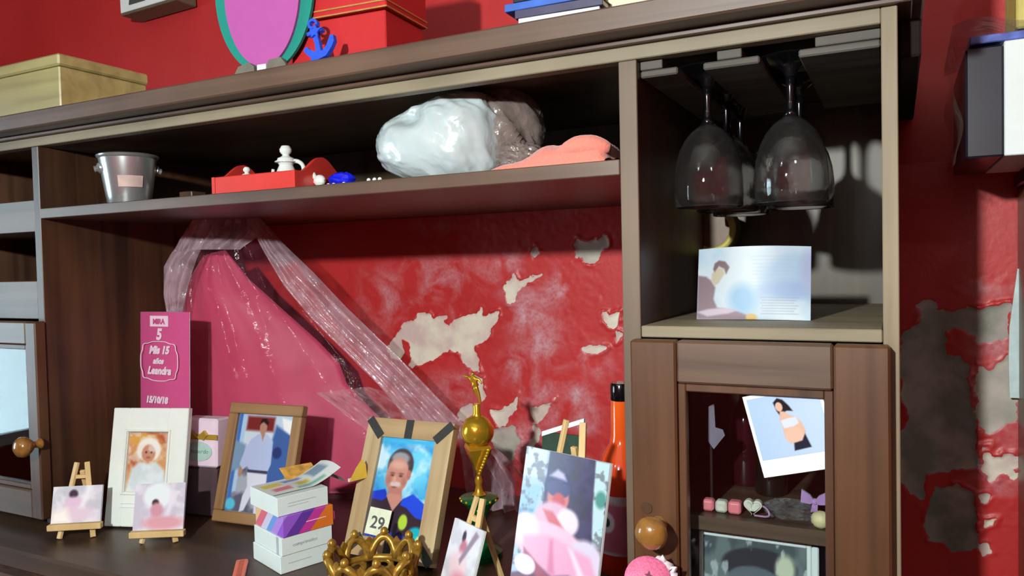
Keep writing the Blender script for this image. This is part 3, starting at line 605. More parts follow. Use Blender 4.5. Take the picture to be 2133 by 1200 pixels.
q = P(665, 358, y=.09); t = thing('silver_charm', 'small silvery white ornament leaning on the right side of the red tray', 'ornament', (q[0], .09, .0003)); o_ = obj('body', blob(.010, .006, .008, .4, 5, 4, 20, 14), cer, t, smooth=True);
o_.location = (0, 0, .018); obj('neck', tube([(-.008, 0, .022), (-.014, 0, .030)], [.004, .005], 10), cer, t, smooth=True); obj('foot', lathe([(0, 0), (.008, 0), (.004, .006), (.003, .012), (0, .012)], 16), steel, t, smooth=.7)
q = P(712, 366, y=.05); t = thing('glass_ornament', 'cobalt blue faceted glass ornament lying right of the red tray', 'ornament', (q[0], .05, .0003)); bl_ = mat('cobalt_glass', (24, 34, 214), .1, noise=.35, scale=120, coat=.8)
b = blob(.021, .012, .0095, .35, 3, 6, 14, 8); bmesh.ops.translate(b, vec=(0, 0, .0108), verts=b.verts); obj('faceted_body', b, bl_, t)
for k, dx in enumerate((-.012, -.003, .014)): b = blob(.0028, .0028, .0028, 0, 1, 1, 12, 8); bmesh.ops.translate(b, vec=(dx, -.0135, .003), verts=b.verts); obj('pearl', b, cer, t, smooth=True)
for k, u in enumerate((768, 780, 791)):
    q = P(u, 371 - k * 1.2, y=.02); b = blob(.0028, .0028, .0028, 0, 1, 1, 12, 8); bmesh.ops.translate(b, vec=(q[0], .02, .0031), verts=b.verts); tag(obj('pearl_bead', b, cer, smooth=True), ['leftmost of three loose pearls before the white bag', 'middle one of three loose pearls before the white bag', 'loose pearl nearest the white plastic bag'][k], 'bead', 'loose pearls on the middle shelf')

# white plastic bag bundle
bagm, _n, _l, _b = nt('white_plastic_bag'); _b.inputs['Base Color'].default_value = (.62, .68, .70, 1); _b.inputs['Roughness'].default_value = .22; _b.inputs['Coat Weight'].default_value = .5
_b.inputs['Subsurface Weight'].default_value = .3; _b.inputs['Subsurface Scale'].default_value = .01
_tc = _n.new('ShaderNodeTexCoord'); _nz = _n.new('ShaderNodeTexNoise'); _nz.inputs['Scale'].default_value = 16; _nz.inputs['Distortion'].default_value = 2.0; _l.new(_tc.outputs['Object'], _nz.inputs['Vector'])
_bp = _n.new('ShaderNodeBump'); _bp.inputs['Strength'].default_value = .5; _bp.inputs['Distance'].default_value = .004; _l.new(_nz.outputs['Fac'], _bp.inputs['Height']); _l.new(_bp.outputs['Normal'], _b.inputs['Normal'])
_cr = _n.new('ShaderNodeValToRGB'); _cr.color_ramp.elements[0].color = (.40, .48, .50, 1); _cr.color_ramp.elements[1].color = (.62, .70, .72, 1); _l.new(_nz.outputs['Fac'], _cr.inputs['Fac']); _l.new(_cr.outputs['Color'], _b.inputs['Base Color'])
def ridged(x, y): return 1 - np.abs(2 * fbm(x, y, 4) - 1)
def bag_bm():
    b = bmesh.new(); bmesh.ops.create_uvsphere(b, u_segments=120, v_segments=80, radius=1)
    for v in b.verts:
        x, y, z = v.co; sx = math.copysign(abs(x) ** .75, x); sy = math.copysign(abs(y) ** .8, y); sz = math.copysign(abs(z) ** .62, z)
        v.co = Vector((sx, sy, sz))
    co = np.array([v.co for v in b.verts]); th = np.arctan2(co[:, 1], co[:, 0])
    r1 = ridged(th * 2.2 + co[:, 2] * .8 + 5, co[:, 2] * 2.0 + 3 + np.cos(th)); r2 = ridged(co[:, 0] * 5 + 3, co[:, 2] * 5 + co[:, 1] * 5)
    for v, a, c_ in zip(b.verts, r1, r2):
        k = 1 + .10 * (a - .75) + .035 * (c_ - .75); x, y, z = v.co * k
        top = .5 + .5 * x                            # higher to the right, flat base
        z = z * (.040 + .032 * top); z = max(z, -.0505)
        hole = math.exp(-(((x + .25) / .28) ** 2 + ((z - .030) / .012) ** 2)) * .28 if y < 0 else 0
        v.co = Vector((x * .088, y * (1 - hole) * .068, z))
    return b
q0 = P(925, 360, y=.085)
t = thing('plastic_bag', 'white plastic bag bundled round a roll on the middle shelf', 'bag', (.715, .095, .0515)); obj('wrapped_bundle', bag_bm(), bagm, t, smooth=True)
greyb = clear_film('grey_bag_film', (150, 136, 130), .45, .2, 26, .3)
b = blob(.058, .05, .057, .45, 2.6, 11, 72, 48, .85); bmesh.ops.translate(b, vec=(.062, .03, .0095), verts=b.verts)
for v in b.verts: v.co.z = max(v.co.z, -.051)
obj('loose_film', b, greyb, t, smooth=True)
b = blob(.030, .03, .02, .7, 4, 5, 48, 32); bmesh.ops.translate(b, vec=(.112, .0, -.030), verts=b.verts); obj('twisted_end', b, greyb, t, smooth=True)

# folded salmon cloth
def clothf(S_, T_):
    x = .82 + S_ * .145; y = .018 + T_ * .10
    prof = np.interp(S_, [0, .1, .25, .45, .6, .85, .95, 1], [.004, .010, .016, .030, .033, .035, .028, .010])
    z = prof * np.sin(PI * np.clip(T_, .0, 1)) ** .45 + .0025 * np.sin(S_ * 16 + T_ * 5) * np.sin(PI * T_) + (fbm(S_ * 9, T_ * 7) - .5) * .006 * np.sin(PI * T_); return x, y - .002 + 0 * z, .0006 + np.maximum(z, 0)
co, F = grid_xy(60, 36, clothf); cl = grid_mesh('folded_cloth', co, F[:, ::-1], mat('salmon_fabric', (232, 132, 116), .85, noise=.08, scale=300, bump=.5, sheen=.4)); tag(cl, 'folded salmon-pink cloth lying right of the white plastic bag', 'cloth')
for p_ in cl.data.polygons: pass
tb = tube([(.905 + .062 * s_, .026 + .006 * s_, .017 + .005 * math.sin(s_ * 3.1)) for s_ in np.linspace(0, 1.0, 12)], [.002, .005, .008, .010, .0115, .012, .012, .012, .0115, .010, .008, .005], 14); obj('rolled_edge', tb, MATS['salmon_fabric'], cl, smooth=True)

# ------------------------------------------------------------ things on top of the hutch
TP = .1477
wb = thing('wooden_box', 'plain light wooden box with lacquered corner at the left end of the hutch top', 'box', (.018, .03, TP), (0, 0, .0)); bx_m = wood('light_plywood', 'x', (184, 176, 116), (150, 138, 88), knots=False, coat=.5, rough=.3)
obj('body', box_bm(-.32, 0, 0, .165, 0, .088, .002), bx_m, wb); obj('lid', box_bm(-.323, .003, -.003, .168, .0885, .108, .003), bx_m, wb)
# oval board ornament
c = P(548, -8, y=.03); teal = mat('teal_foam_board', (14, 136, 122), .7, noise=.03); mag = mat('magenta_foam_board', (176, 82, 158), .7, noise=.03)
rxm = abs(P(640, 0, y=.03)[0] - P(455, 0, y=.03)[0]) / 2; zb = TP + .012; cz = c[2] + .006
t = thing('oval_ornament', 'teal oval board with magenta centre standing on the hutch top', 'ornament', (c[0], .03, TP), (0, 0, .12))
def oval(rx, rz, cz_, y0_, y1_): return prism([(rx * math.cos(a), cz_ + rz * math.sin(a)) for a in np.linspace(0, 2 * PI, 56, endpoint=False)], y0_, y1_)
obj('backing_board', oval(rxm, .118, .135, 0, .005), teal, t); obj('centre_board', oval(rxm * .76, .105, .130, -.0045, -.0004), mag, t)
gf = mat('grey_felt', (110, 108, 96), .8); obj('foot', prism([(-.040, 0), (-.008, 0), (-.010, .024), (-.018, .030), (-.036, .026), (-.043, .016)], -.012, -.005), gf, t); obj('foot', prism([(.010, 0), (.040, .0), (.042, .022), (.034, .032), (.014, .030), (.010, .018)], -.012, -.005), gf, t)
obj('peg', box_bm(-.006, .009, -.0115, -.0055, 0, .026, .001), white, t); obj('peg', box_bm(-.051, -.044, -.0115, -.0055, 0, .010, .001), white, t); obj('base_strip', box_bm(-.055, .05, -.013, .012, -.0001, .0012, 0), gf, t)
# red gift box
A = P(805, 110, y=.06); L = P(630, 125, y=.06); t = thing('gift_box', 'red cardboard gift box with gold-edged lid on the hutch top', 'box', (A[0], .06, TP), (0, 0, .07)); rc = mat('red_cardboard', (192, 38, 42), .45, noise=.04)
wd_ = A[0] - L[0] + .01
obj('body', box_bm(-wd_, 0, 0, .10, 0, .082, .0015), rc, t); obj('lid', box_bm(-wd_ - .004, .004, -.004, .104, .0835, .185, .0015), rc, t)
gt = mat('gold_trim', (196, 150, 84), .4, .3)
for z_ in (.0835, .0915): obj('gold_trim', ring_bm(-wd_ - .0055, .0055, 0, .11, .0015, z_, z_ + .0022, bev=.0003), gt, t)
for o_ in t.children:
    if o_.name.startswith('gold_trim'):
        for v in o_.data.vertices: v.co = Vector((v.co.x, v.co.z - .0055, v.co.y))
# blue anchor leaning on the box
cA = P(655, 124, y=.012); t = thing('anchor_ornament', 'bright blue foam anchor leaning in front of the red gift box', 'ornament', (cA[0], .012, TP), (-.12, 0, 0)); bf = mat('blue_glitter_foam', (38, 84, 216), .6, noise=.15, scale=400)
def ap(u, v): q = P(u, v, y=.012); return (q[0] - cA[0], q[2] - TP + .003)
def strip(path, wid, y0_=-.003, y1_=.003, closed=False):
    """flat foam strip following a path of photograph points"""
    pt_ = [Vector(ap(*q)) for q in path]; n_ = len(pt_); Lf, Rt = [], []
    for k, p_ in enumerate(pt_):
        a_, b2 = (pt_[k - 1], pt_[(k + 1) % n_]) if closed else (pt_[max(k - 1, 0)], pt_[min(k + 1, n_ - 1)]); d = (b2 - a_).normalized(); m_ = Vector((-d.y, d.x)) * (wid[k] if isinstance(wid, list) else wid); Lf.append(p_ + m_); Rt.append(p_ - m_)
    b = bmesh.new(); V = [[b.verts.new((q.x, y, q.y)) for q in pp_] for pp_ in (Lf, Rt) for y in (y0_, y1_)]
    for k in range(n_ if closed else n_ - 1):
        k2 = (k + 1) % n_
        for A_, B2 in ((V[0], V[2]), (V[2], V[3]), (V[3], V[1]), (V[1], V[0])): b.faces.new((A_[k], A_[k2], B2[k2], B2[k]))
    if not closed:
        for k in (0, n_ - 1): b.faces.new((V[0][k], V[1][k], V[3][k], V[2][k]))
    bmesh.ops.recalc_face_normals(b, faces=b.faces); return b
obj('anchor_ring', strip([(645 + 8 * math.cos(a), 52 + 9 * math.sin(a)) for a in np.linspace(0, 2 * PI, 20, endpoint=False)], .0018, closed=True), bf, t)
obj('foot_tab', box_bm(-.006, .006, -.0029, .0045, .0002, ap(655, 120)[1], .0005), bf, t); obj('anchor_shank', strip([(648, 60), (653, 78), (659, 96), (664, 118)], [.0028, .0038, .0034, .0044]), bf, t); obj('anchor_stock', strip([(636, 76), (650, 69), (666, 63)], [.0022, .0036, .0022], -.0035, .0035), bf, t)
obj('anchor_arms', strip([(634, 106), (641, 113), (652, 119), (664, 121), (676, 115), (684, 101), (688, 88), (688, 76)], [.0032, .0040, .0046, .0052, .0050, .0046, .0050, .0026], -.0032, .0032), bf, t)
obj('star', prism([(ap(655, 70)[0] + .010 * (1 if k % 2 == 0 else .45) * math.cos(k * PI / 5 + .3), ap(655, 70)[1] + .010 * (1 if k % 2 == 0 else .45) * math.sin(k * PI / 5 + .3)) for k in range(10)], -.0062, -.0037), bf, t)
# books on the hutch top
q = P(1056, 44, y=.045); pg = mat('page_edges', (216, 210, 200), .8, noise=.1, scale=200)
cols = [((196, 200, 205), .0060, .090, .006, 'thin pale booklet at the bottom of the pile on the hutch top'), ((58, 56, 84), .009, .098, .002, 'dark purple book in the middle of the pile on the hutch top'), ((48, 92, 178), .008, .104, -.010, 'bright blue book of the pile on the hutch top, above the purple one'), ((30, 36, 52), .010, .1, .0, 'black-blue book at the very top of the pile on the hutch top')]
z_ = TP + .0001; bx0 = P(1070, 44, y=-.03)[0]
for k, (cc, th, ln, dx, lb) in enumerate(cols):
    t = thing('book', lb, 'book', (bx0 + dx, -.03, z_), (0, 0, .06 - .02 * k), group='books on the hutch top'); cm = mat('book_cover_%s' % 'abcd'[k], cc, .35, noise=.2, scale=40)
    obj('cover', box_bm(0, ln, 0, .075, 0, .0013, .0003), cm, t); obj('cover', box_bm(0, ln, 0, .075, th - .0013, th, .0003), cm, t); obj('pages', box_bm(.002, ln - .002, .0015, .073, .0014, th - .0014, 0), pg, t); obj('spine', box_bm(0, ln, -.0013, -.0001, 0, th, .0005), cm, t)
    z_ += th + .0002
t = thing('cream_box', 'cream cardboard box at the right end of the hutch top', 'box', (P(1266, 12, y=.0)[0], .0, TP), (0, 0, 0)); cr_m = mat('cream_card', (214, 208, 180), .6, noise=.03); obj('body', box_bm(0, 1.262 - t.location.x, 0, .12, 0, .10, .001), cr_m, t); obj('side_band', box_bm(-.006, -.0004, 0, .12, 0, .10, .0008), mat('brown_card', (128, 112, 92), .6), t); obj('lid', box_bm(-.002, 1.264 - t.location.x, -.002, .122, .1005, .125, .001), cr_m, t)
# wall plaque
a0 = P(300, 50, y=YD); a1 = P(414, 17, y=YD); t = thing('wall_plaque', 'white-faced box plaque hung on the red wall above the hutch', 'plaque', (a0[0], YD - .004, a0[2] + .002), (0, -.03, 0)); wp = a1[0] - a0[0]
obj('body', box_bm(0, wp, -.055, -.001, .0, .22, .002), mat('grey_plaque_side', (104, 98, 78), .6), t); obj('front_face', box_bm(.004, wp - .004, -.058, -.0555, .004, .216, .001), white, t)
obj('dark_half_disc', prism([(wp * .34 + .026 * math.cos(a), .016 + .026 * math.sin(a)) for a in np.linspace(0, PI, 20)], -.0595, -.0585), mat('dark_ink', (74, 78, 70), .6), t)
obj('picture_hook', box_bm(wp * .4, wp * .6, -.0009, -.0001, .1, .12, 0), steel, t)

# ------------------------------------------------------------ pink form in cellophane, leaning on the wall
def DY(u, v): return float(np.interp(u, [340, 450, 700, 950, 1100], [.228, .262, .340, .408, .42])) - float(np.interp(v, [440, 1100], [0, .020]))
def G(u, v, off=0): return P(u, v, y=DY(u, v) - off)
def inter(curve, t):
    c = np.array(curve, float); s = np.linspace(0, 1, len(c)); return np.interp(t, s, c[:, 0]), np.interp(t, s, c[:, 1])
def sheet(name, Lc, Rc, nx, ny, off, wave, m, parent, smooth=True, bulge=0.0):
    co = np.zeros(((ny + 1) * (nx + 1), 3)); k = 0
    for j in range(ny + 1):
        t = j / ny; lu, lv = inter(Lc, t); ru, rv = inter(Rc, t)
        for i in range(nx + 1):
            s_ = i / nx; u = lu + (ru - lu) * s_; v = lv + (rv - lv) * s_
            p = G(u, v, off); p[1] -= bulge * math.sin(PI * s_) * min(1, t * 4 + .2)
            p[1] += wave * (float(ridged(np.array([s_ * 7 + t * 1.5]), np.array([t * 1.6 + 5]))[0]) - .5) + wave * .4 * math.sin(s_ * 31 + t * 4)
            p[1] = min(p[1], YD - .006); p[2] = max(p[2], CT + .006); co[k] = p; k += 1
    i = np.arange(nx * ny); r, c = i // nx, i % nx; a = r * (nx + 1) + c
    return grid_mesh(name, co, np.stack([a + nx + 1, a + nx + 2, a + 1, a], 1), m, parent, smooth)
gp = reg(thing('wrapped_gift', 'tall pink tapering form wrapped in clear cellophane, leaning on the flaking red wall', 'gift', (.25, .26, CT)))
satin, _n, _l, _b = nt('pink_satin'); _b.inputs['Base Color'].default_value = s2l((216, 74, 118)) + (1,); _b.inputs['Roughness'].default_value = .55; _b.inputs['Sheen Weight'].default_value = .3
_tc = _n.new('ShaderNodeTexCoord'); _nz = _n.new('ShaderNodeTexNoise'); _nz.inputs['Scale'].default_value = 9; _nz.inputs['Distortion'].default_value = .5; _l.new(_tc.outputs['Object'], _nz.inputs['Vector'])
_cr = _n.new('ShaderNodeValToRGB'); _cr.color_ramp.elements[0].color = s2l((190, 52, 92)) + (1,); _cr.color_ramp.elements[1].color = s2l((208, 72, 112)) + (1,); _l.new(_nz.outputs['Fac'], _cr.inputs['Fac']); _l.new(_cr.outputs['Color'], _b.inputs['Base Color'])
PL = [(425,535),(398,580),(384,640),(376,700),(368,780),(364,860),(362,940),(362,1020),(362,1080)]
PR = [(470,522),(520,586),(592,650),(660,710),(706,756),(722,800),(800,880),(850,960),(900,1040)]
f1 = sheet('pink_form', PL, PR, 30, 40, 0, .002, satin, gp, bulge=.028); f1.matrix_parent_inverse = PINV[gp.name]
s_ = f1.modifiers.new('thick', 'SOLIDIFY'); s_.thickness = .004; s_.offset = 1
cel = clear_film('cellophane', (206, 112, 140), .03, .12, 18, .10, .35, .25)
CL = [(430,436),(378,480),(342,535),(338,600),(352,690),(366,790),(372,890),(380,990),(384,1080)]
CR = [(524,436),(560,490),(600,540),(660,606),(740,690),(830,776),(930,874),(1040,960),(1120,1050)]
f2 = sheet('cellophane_wrap', CL, CR, 70, 90, .036, .016, cel, gp, bulge=.012); f2.matrix_parent_inverse = PINV[gp.name]
fold = clear_film('cellophane_fold', (216, 188, 202), .26, .17, 22, .32)
FL_ = [(512,448),(548,520),(592,600),(650,666),(720,735),(790,806),(850,880)]; FR_ = [(530,440),(584,506),(646,566),(716,640),(796,716),(876,794),(968,884)]
f3 = sheet('cellophane_fold', FL_, FR_, 26, 90, .052, .010, fold, gp, bulge=.012); f3.matrix_parent_inverse = PINV[gp.name]
f3 = sheet('cellophane_fold', [(418,440),(372,500),(342,556),(340,620),(352,690)], [(440,438),(420,500),(402,540),(384,600),(372,690)], 14, 40, .05, .012, fold, gp, bulge=.008); f3.matrix_parent_inverse = PINV[gp.name]
f3 = sheet('cellophane_gather', [(428,432),(424,450),(410,486),(396,520)], [(524,432),(528,450),(540,486),(500,520)], 30, 20, .05, .014, fold, gp, bulge=.006); f3.matrix_parent_inverse = PINV[gp.name]
f3 = sheet('cellophane_crease', [(650,820),(690,846),(740,880),(790,930)], [(770,806),(836,838),(900,878),(950,930)], 40, 24, .058, .020, clear_film('cellophane_crease', (226, 206, 216), .05, .12, 30, .26), gp, bulge=.008); f3.matrix_parent_inverse = PINV[gp.name]
f3 = sheet('cellophane_tail', [(950,880),(960,950),(970,1020),(985,1080)], [(970,890),(1040,950),(1090,1000),(1100,1080)], 36, 36, .06, .022, fold, gp, bulge=.012); f3.matrix_parent_inverse = PINV[gp.name]

# ------------------------------------------------------------ photographs and frames on the worktop
gloss = print_mat('glossy_print', .2); matt = print_mat('matt_print', .4)
# tall pink birthday card
t = thing('party_card', 'tall pink party card with white lettering standing behind the white photo frame', 'card', mtx=stand(.052, .125, CT, .02, .04)); cw, ch = .120, .343
rose = mat('rose_pink_card', (206, 84, 140), .5, noise=.03); ink = mat('white_ink', (240, 214, 232), .5, noise=.0); edge = mat('card_edge', (226, 160, 196), .5)
co, F = grid_xy(20, 6, lambda S_, T_: (S_ * cw, -.007 * np.sin(PI * S_), (1 - T_) * ch)); grid_mesh('front_panel', co, F, rose, t)
co, F = grid_xy(20, 6, lambda S_, T_: (S_ * cw, -.007 * np.sin(PI * S_) + .0012, (1 - T_) * ch)); grid_mesh('back_panel', co, F[:, ::-1], white, t)
co, F = grid_xy(20, 1, lambda S_, T_: (S_ * cw, .008 * np.sin(PI * S_) * T_ - .007 * np.sin(PI * S_) * (1 - T_), ch + .0002 + 0 * S_)); grid_mesh('folded_top', co, F, white, t)
yt = -.0082
obj('white_label', box_bm(.034, .078, yt, yt + .001, ch - .025, ch - .0065, 0), ink, t); text('small_print', 'MIRA', .0125, rose, t, (.056, yt - .0004, ch - .0205), bold=.0006)
text('numeral', '5', .026, ink, t, (.056, yt - .0002, ch - .047), bold=.0012, shear=.15)
text('lettering', 'Mis 15', .0180, ink, t, (.056, yt, ch - .0715), bold=.0011, shear=.25); text('lettering', 'años', .0135, ink, t, (.054, yt, ch - .089), bold=.0008, shear=.3); text('lettering', 'Leandra', .0175, ink, t, (.056, yt, ch - .107), bold=.0010, shear=.3)
text('date', '15/10/18', .0150, ink, t, (.050, yt, ch - .157), bold=.001, shear=.2)
pr = []
for k in range(64):
    a = 2 * PI * k / 64; ca, sa = math.cos(a), math.sin(a); q_ = 1 + .035 * math.cos(8 * a)
    pr.append((.056 + .044 * math.copysign(abs(ca) ** .5, ca) * q_, yt, ch - .085 + .033 * math.copysign(abs(sa) ** .5, sa) * q_))
obj('scroll_border', tube(pr, .0009, 6, closed=True), ink, t, smooth=True)

# white frame with the baby photo
t = thing('framed_photo', 'white photo frame with a baby in a white cap, left end of the worktop', 'picture frame', mtx=stand(.0995, .0202, CT + .0034, .3216, .193)); w_, h_ = .1334, .1893
wfm = mat('white_frame', (226, 232, 226), .4, noise=.02)
b = bmesh.new(); ox0, ox1, oz0, oz1 = .029, .100, .055, .150
for q in ((0, ox0, 0, h_), (ox1, w_, 0, h_), (ox0, ox1, 0, oz0), (ox0, ox1, oz1, h_)): box_bm(q[0], q[1], 0, .012, q[2], q[3], .0012, b)
obj('frame', b, wfm, t)
obj('inner_rim', (lambda bb: bb)(ring_bm(ox0 - .005, ox1 + .005, oz0 - .005, oz1 + .005, .004, -.0022, .0)), wfm, t)
for z_ in (.030, .036): obj('embossed_line', box_bm(.025, .105, -.0012, .0002, z_, z_ + .0018, .0004), wfm, t)
p = Pic(60, 80, (178, 96, 58)); p.cloud((206, 150, 100), 3, .5, .25).ell(.3, .12, .35, .1, (214, 160, 80), soft=.5).ell(.5, .30, .30, .2, (236, 226, 214), soft=.2).ell(.5, .36, .17, .15, (196, 140, 116), soft=.25).ell(.44, .34, .025, .02, (90, 56, 50), soft=.6).ell(.57, .34, .025, .02, (90, 56, 50), soft=.6).ell(.5, .43, .05, .02, (170, 90, 84), soft=.6)
p.poly([(.1, .62), (.3, .5), (.5, .54), (.7, .5), (.92, .64), (1, 1), (0, 1)], (206, 218, 222), .08).cloud((232, 240, 244), 5, .5, .2, .5, 3)
p.mesh('photo_print', ox1 - ox0, oz1 - oz0, t, gloss, (ox0, .006, oz0)); obj('easel_back', box_bm(.05, .08, .0125, .016, .01, .12, .001), wy, t)
# gift tag box
t = thing('favour_box', 'white favour box with gold ribbon on a dark base, between the two larger frames', 'box', mtx=stand(.166, .118, CT, .16, .06))
obj('dark_base', box_bm(0, .066, 0, .03, 0, .083, .004), mat('dark_satin_sleeve', (84, 66, 72), .4, noise=.15, scale=30), t); obj('white_sleeve', box_bm(-.002, .070, -.003, .032, .0835, .165, .003), mat('lilac_white_card', (232, 212, 230), .5, noise=.04), t)
gr = mat('gold_ribbon', (206, 172, 70), .35, .5); obj('ribbon', box_bm(-.003, .071, -.0045, -.0032, .130, .139, .0004), gr, t)
for s in (-1, 1): obj('bow_loop', prism([(.034, .134), (.034 + s * .014, .146), (.034 + s * .02, .138), (.034 + s * .012, .130)], -.009, -.005), gr, t)
obj('oval_seal', prism([(.034 + .027 * math.cos(a), .110 + .016 * math.sin(a)) for a in np.linspace(0, 2 * PI, 32, endpoint=False)], -.0045, -.0032), mat('pale_green_seal', (176, 208, 200), .5), t); text('seal_writing', 'recuerdo', .0105, mat('grey_green_ink', (118, 150, 146), .5), t, (.034, -.0048, .107), shear=.3)
# wooden frame with the standing man
t = thing('framed_photo', 'brown wooden frame with a standing man in pale shirt and white trousers', 'picture frame', mtx=stand(.2439, .1071, CT + .0046, .0909, .29)); w_, h_ = .1474, .1935; fw = .018
frm = wood('light_brown_frame', 'z', (168, 130, 88), (132, 98, 62), knots=False); b = bmesh.new()
for z0_, z1_ in ((0, fw), (h_ - fw, h_)): obj('frame_bar', box_bm(0, w_, 0, .015, z0_, z1_, .0015), wood('light_brown_frame_bar', 'x', (168, 130, 88), (132, 98, 62), knots=False), t)
for x0_, x1_ in ((0, fw), (w_ - fw, w_)): obj('frame_bar', box_bm(x0_, x1_, 0, .015, fw + .0002, h_ - fw - .0002, .0015), frm, t)
p = Pic(90, 126, (176, 196, 214)); sk = (176, 132, 112)
p.rect(0, 0, 1, .5, (186, 206, 224)).rect(0, .5, 1, 1, (92, 92, 112)).cloud((210, 222, 232), 4, .55, .2, .6).rect(.16, .02, .66, .17, (120, 44, 44), .05).rect(0, .0, .07, 1, (60, 110, 190), .02).rect(.08, .0, .14, .8, (170, 200, 232), .02)
p.poly([(.7, .1), (1, .2), (1, .8), (.66, .8), (.62, .4)], (64, 96, 158), .05).poly([(.78, .02), (1, .05), (1, .2), (.84, .14)], (232, 236, 240), .03).ell(.78, .38, .08, .06, (44, 56, 110), soft=.4).poly([(.0, .28), (.2, .32), (.22, .56), (0, .6)], (120, 150, 180), .05)
p.poly([(.28, .26), (.4, .2), (.56, .2), (.68, .27), (.7, .5), (.66, .58), (.34, .58), (.28, .54), (.2, .58), (.14, .52), (.2, .36)], (176, 190, 226), .02).ell(.47, .13, .065, .075, sk, soft=.25).poly([(.4, .1), (.42, .045), (.5, .035), (.56, .08), (.54, .11), (.46, .075)], (40, 28, 28), .02).poly([(.44, .19), (.52, .19), (.49, .27)], sk, .02)
p.ell(.17, .6, .035, .05, sk, soft=.3).poly([(.3, .57), (.66, .57), (.66, .61), (.3, .60)], (62, 60, 84), .01).poly([(.3, .6), (.66, .6), (.68, .8), (.64, 1), (.52, 1), (.5, .72), (.44, .82), (.34, .98), (.26, 1), (.28, .84), (.34, .74)], (212, 216, 232), .02).ell(.08, .93, .09, .06, (90, 190, 220), soft=.4)
p.mesh('photo_print', w_ - 2 * fw, h_ - 2 * fw, t, gloss, (fw, .007, fw))
t_ = obj('strut', bent_bar(bmesh.new(), (w_ / 2, .016, .11), (w_ / 2, .075, .012), .02, .003), frm, t)
# frame of the elder man with black ribbon
t = thing('framed_photo', 'pale wooden frame with black corner ribbons and an elder man with grey moustache', 'picture frame', mtx=stand(.5389, .0777, CT + .0064, .0228, .39)); w_, h_ = .1464, .1951; fw = .027
pf = wood('driftwood_frame', 'z', (206, 184, 142), (160, 134, 96)); pfx = wood('driftwood_frame_bar', 'x', (196, 168, 124), (150, 120, 82)); rb = mat('black_ribbon', (44, 46, 44), .5, noise=.2, scale=200)
def mitre(side):
    W_, H_, f_ = w_, h_, fw; g = .0004
    q = {'l': [(0, 0), (f_, f_ + g), (f_, H_ - f_ - g), (0, H_)], 'r': [(W_, 0), (W_, H_), (W_ - f_, H_ - f_ - g), (W_ - f_, f_ + g)], 'b': [(g, 0), (W_ - g, 0), (W_ - f_, f_), (f_, f_)], 't': [(g, H_), (f_, H_ - f_), (W_ - f_, H_ - f_), (W_ - g, H_)]}[side]
    return prism(q, 0, .016)
for s in 'lrbt': obj('frame_bar', mitre(s), pf if s in 'lr' else pfx, t)
def rib(a, b_): d = Vector((b_[0] - a[0], 0, b_[1] - a[1])); n_ = Vector((-d.z, 0, d.x)).normalized() * .0062; return prism([(a[0] - n_.x, a[1] - n_.z), (b_[0] - n_.x, b_[1] - n_.z), (b_[0] + n_.x, b_[1] + n_.z), (a[0] + n_.x, a[1] + n_.z)], -.0012, -.0002)
e = .0022
for a, b_ in (((e, h_ - e), (fw, h_ - fw)), ((w_ - e, h_ - e), (w_ - fw, h_ - fw)), ((e, e), (fw, fw)), ((w_ - e, e), (w_ - fw, fw)), ((w_ / 2, h_), (w_ / 2, h_ - fw)), ((w_ / 2, 0), (w_ / 2, fw))): obj('ribbon_strip', rib(a, b_), rb, t)
p = Pic(92, 141, (60, 160, 220)); sk = (196, 140, 126)
p.ell(.6, .25, .5, .3, (110, 206, 240), soft=.8).cloud((216, 240, 250), 3.2, .5, .18, .85, 4).cloud((30, 120, 200), 4, .6, .2, .5, 8).rect(0, 0, 1, .05, (70, 180, 230), .05)
p.ell(.42, .27, .235, .17, (74, 66, 70), soft=.12).ell(.40, .20, .16, .06, (150, 150, 156), soft=.4).ell(.39, .38, .205, .185, sk, soft=.12).ell(.60, .36, .04, .05, (180, 116, 106), soft=.3).poly([(.27, .5), (.52, .5), (.56, .62), (.44, .68), (.34, .66), (.28, .58)], (182, 126, 116), .03)
p.ell(.38, .462, .12, .024, (206, 196, 192), soft=.7).ell(.37, .495, .05, .010, (150, 92, 90), soft=.8).ell(.30, .355, .05, .011, (140, 98, 90), soft=.9).ell(.46, .355, .05, .011, (140, 98, 90), soft=.9).ell(.30, .378, .036, .011, (104, 66, 64), soft=.9).ell(.46, .378, .036, .011, (104, 66, 64), soft=.9).ell(.25, .43, .05, .05, (176, 118, 108), soft=1).ell(.53, .43, .05, .05, (176, 118, 108), soft=1).ell(.38, .27, .15, .04, (212, 164, 150), soft=1).ell(.355, .42, .03, .035, (214, 160, 146), soft=.6)
p.poly([(0, .56), (.24, .54), (.30, .62), (.42, .72), (.54, .62), (.72, .56), (.95, .66), (1, 1), (0, 1)], (58, 44, 56), .015).poly([(.56, .60), (.74, .54), (.96, .62), (1, .78), (.84, .76), (.66, .68), (.54, .66)], (40, 78, 224), .02).poly([(0, .56), (.22, .52), (.28, .6), (.2, .64), (0, .63)], (36, 62, 200), .02).poly([(.26, .58), (.42, .73), (.56, .60), (.50, .56), (.32, .56)], sk, .02)
p.poly([(0, .76), (.3, .92), (.6, .94), (1, .97), (1, 1), (0, 1)], (34, 70, 200), .03).ell(.64, .82, .08, .075, (176, 214, 70), soft=.3).ell(.9, .95, .16, .1, (30, 176, 200), soft=.3).ell(1.0, .98, .09, .06, (206, 226, 150), soft=.3).poly([(.5, .84), (.56, .84), (.56, 1), (.48, 1)], (28, 26, 40), .02)
p.mesh('photo_print', w_ - 2 * fw, h_ - 2 * fw, t, gloss, (fw, .006, fw)); obj('strut', bent_bar(bmesh.new(), (w_ / 2, .017, .11), (w_ / 2, .085, .03), .02, .003), pfx, t)
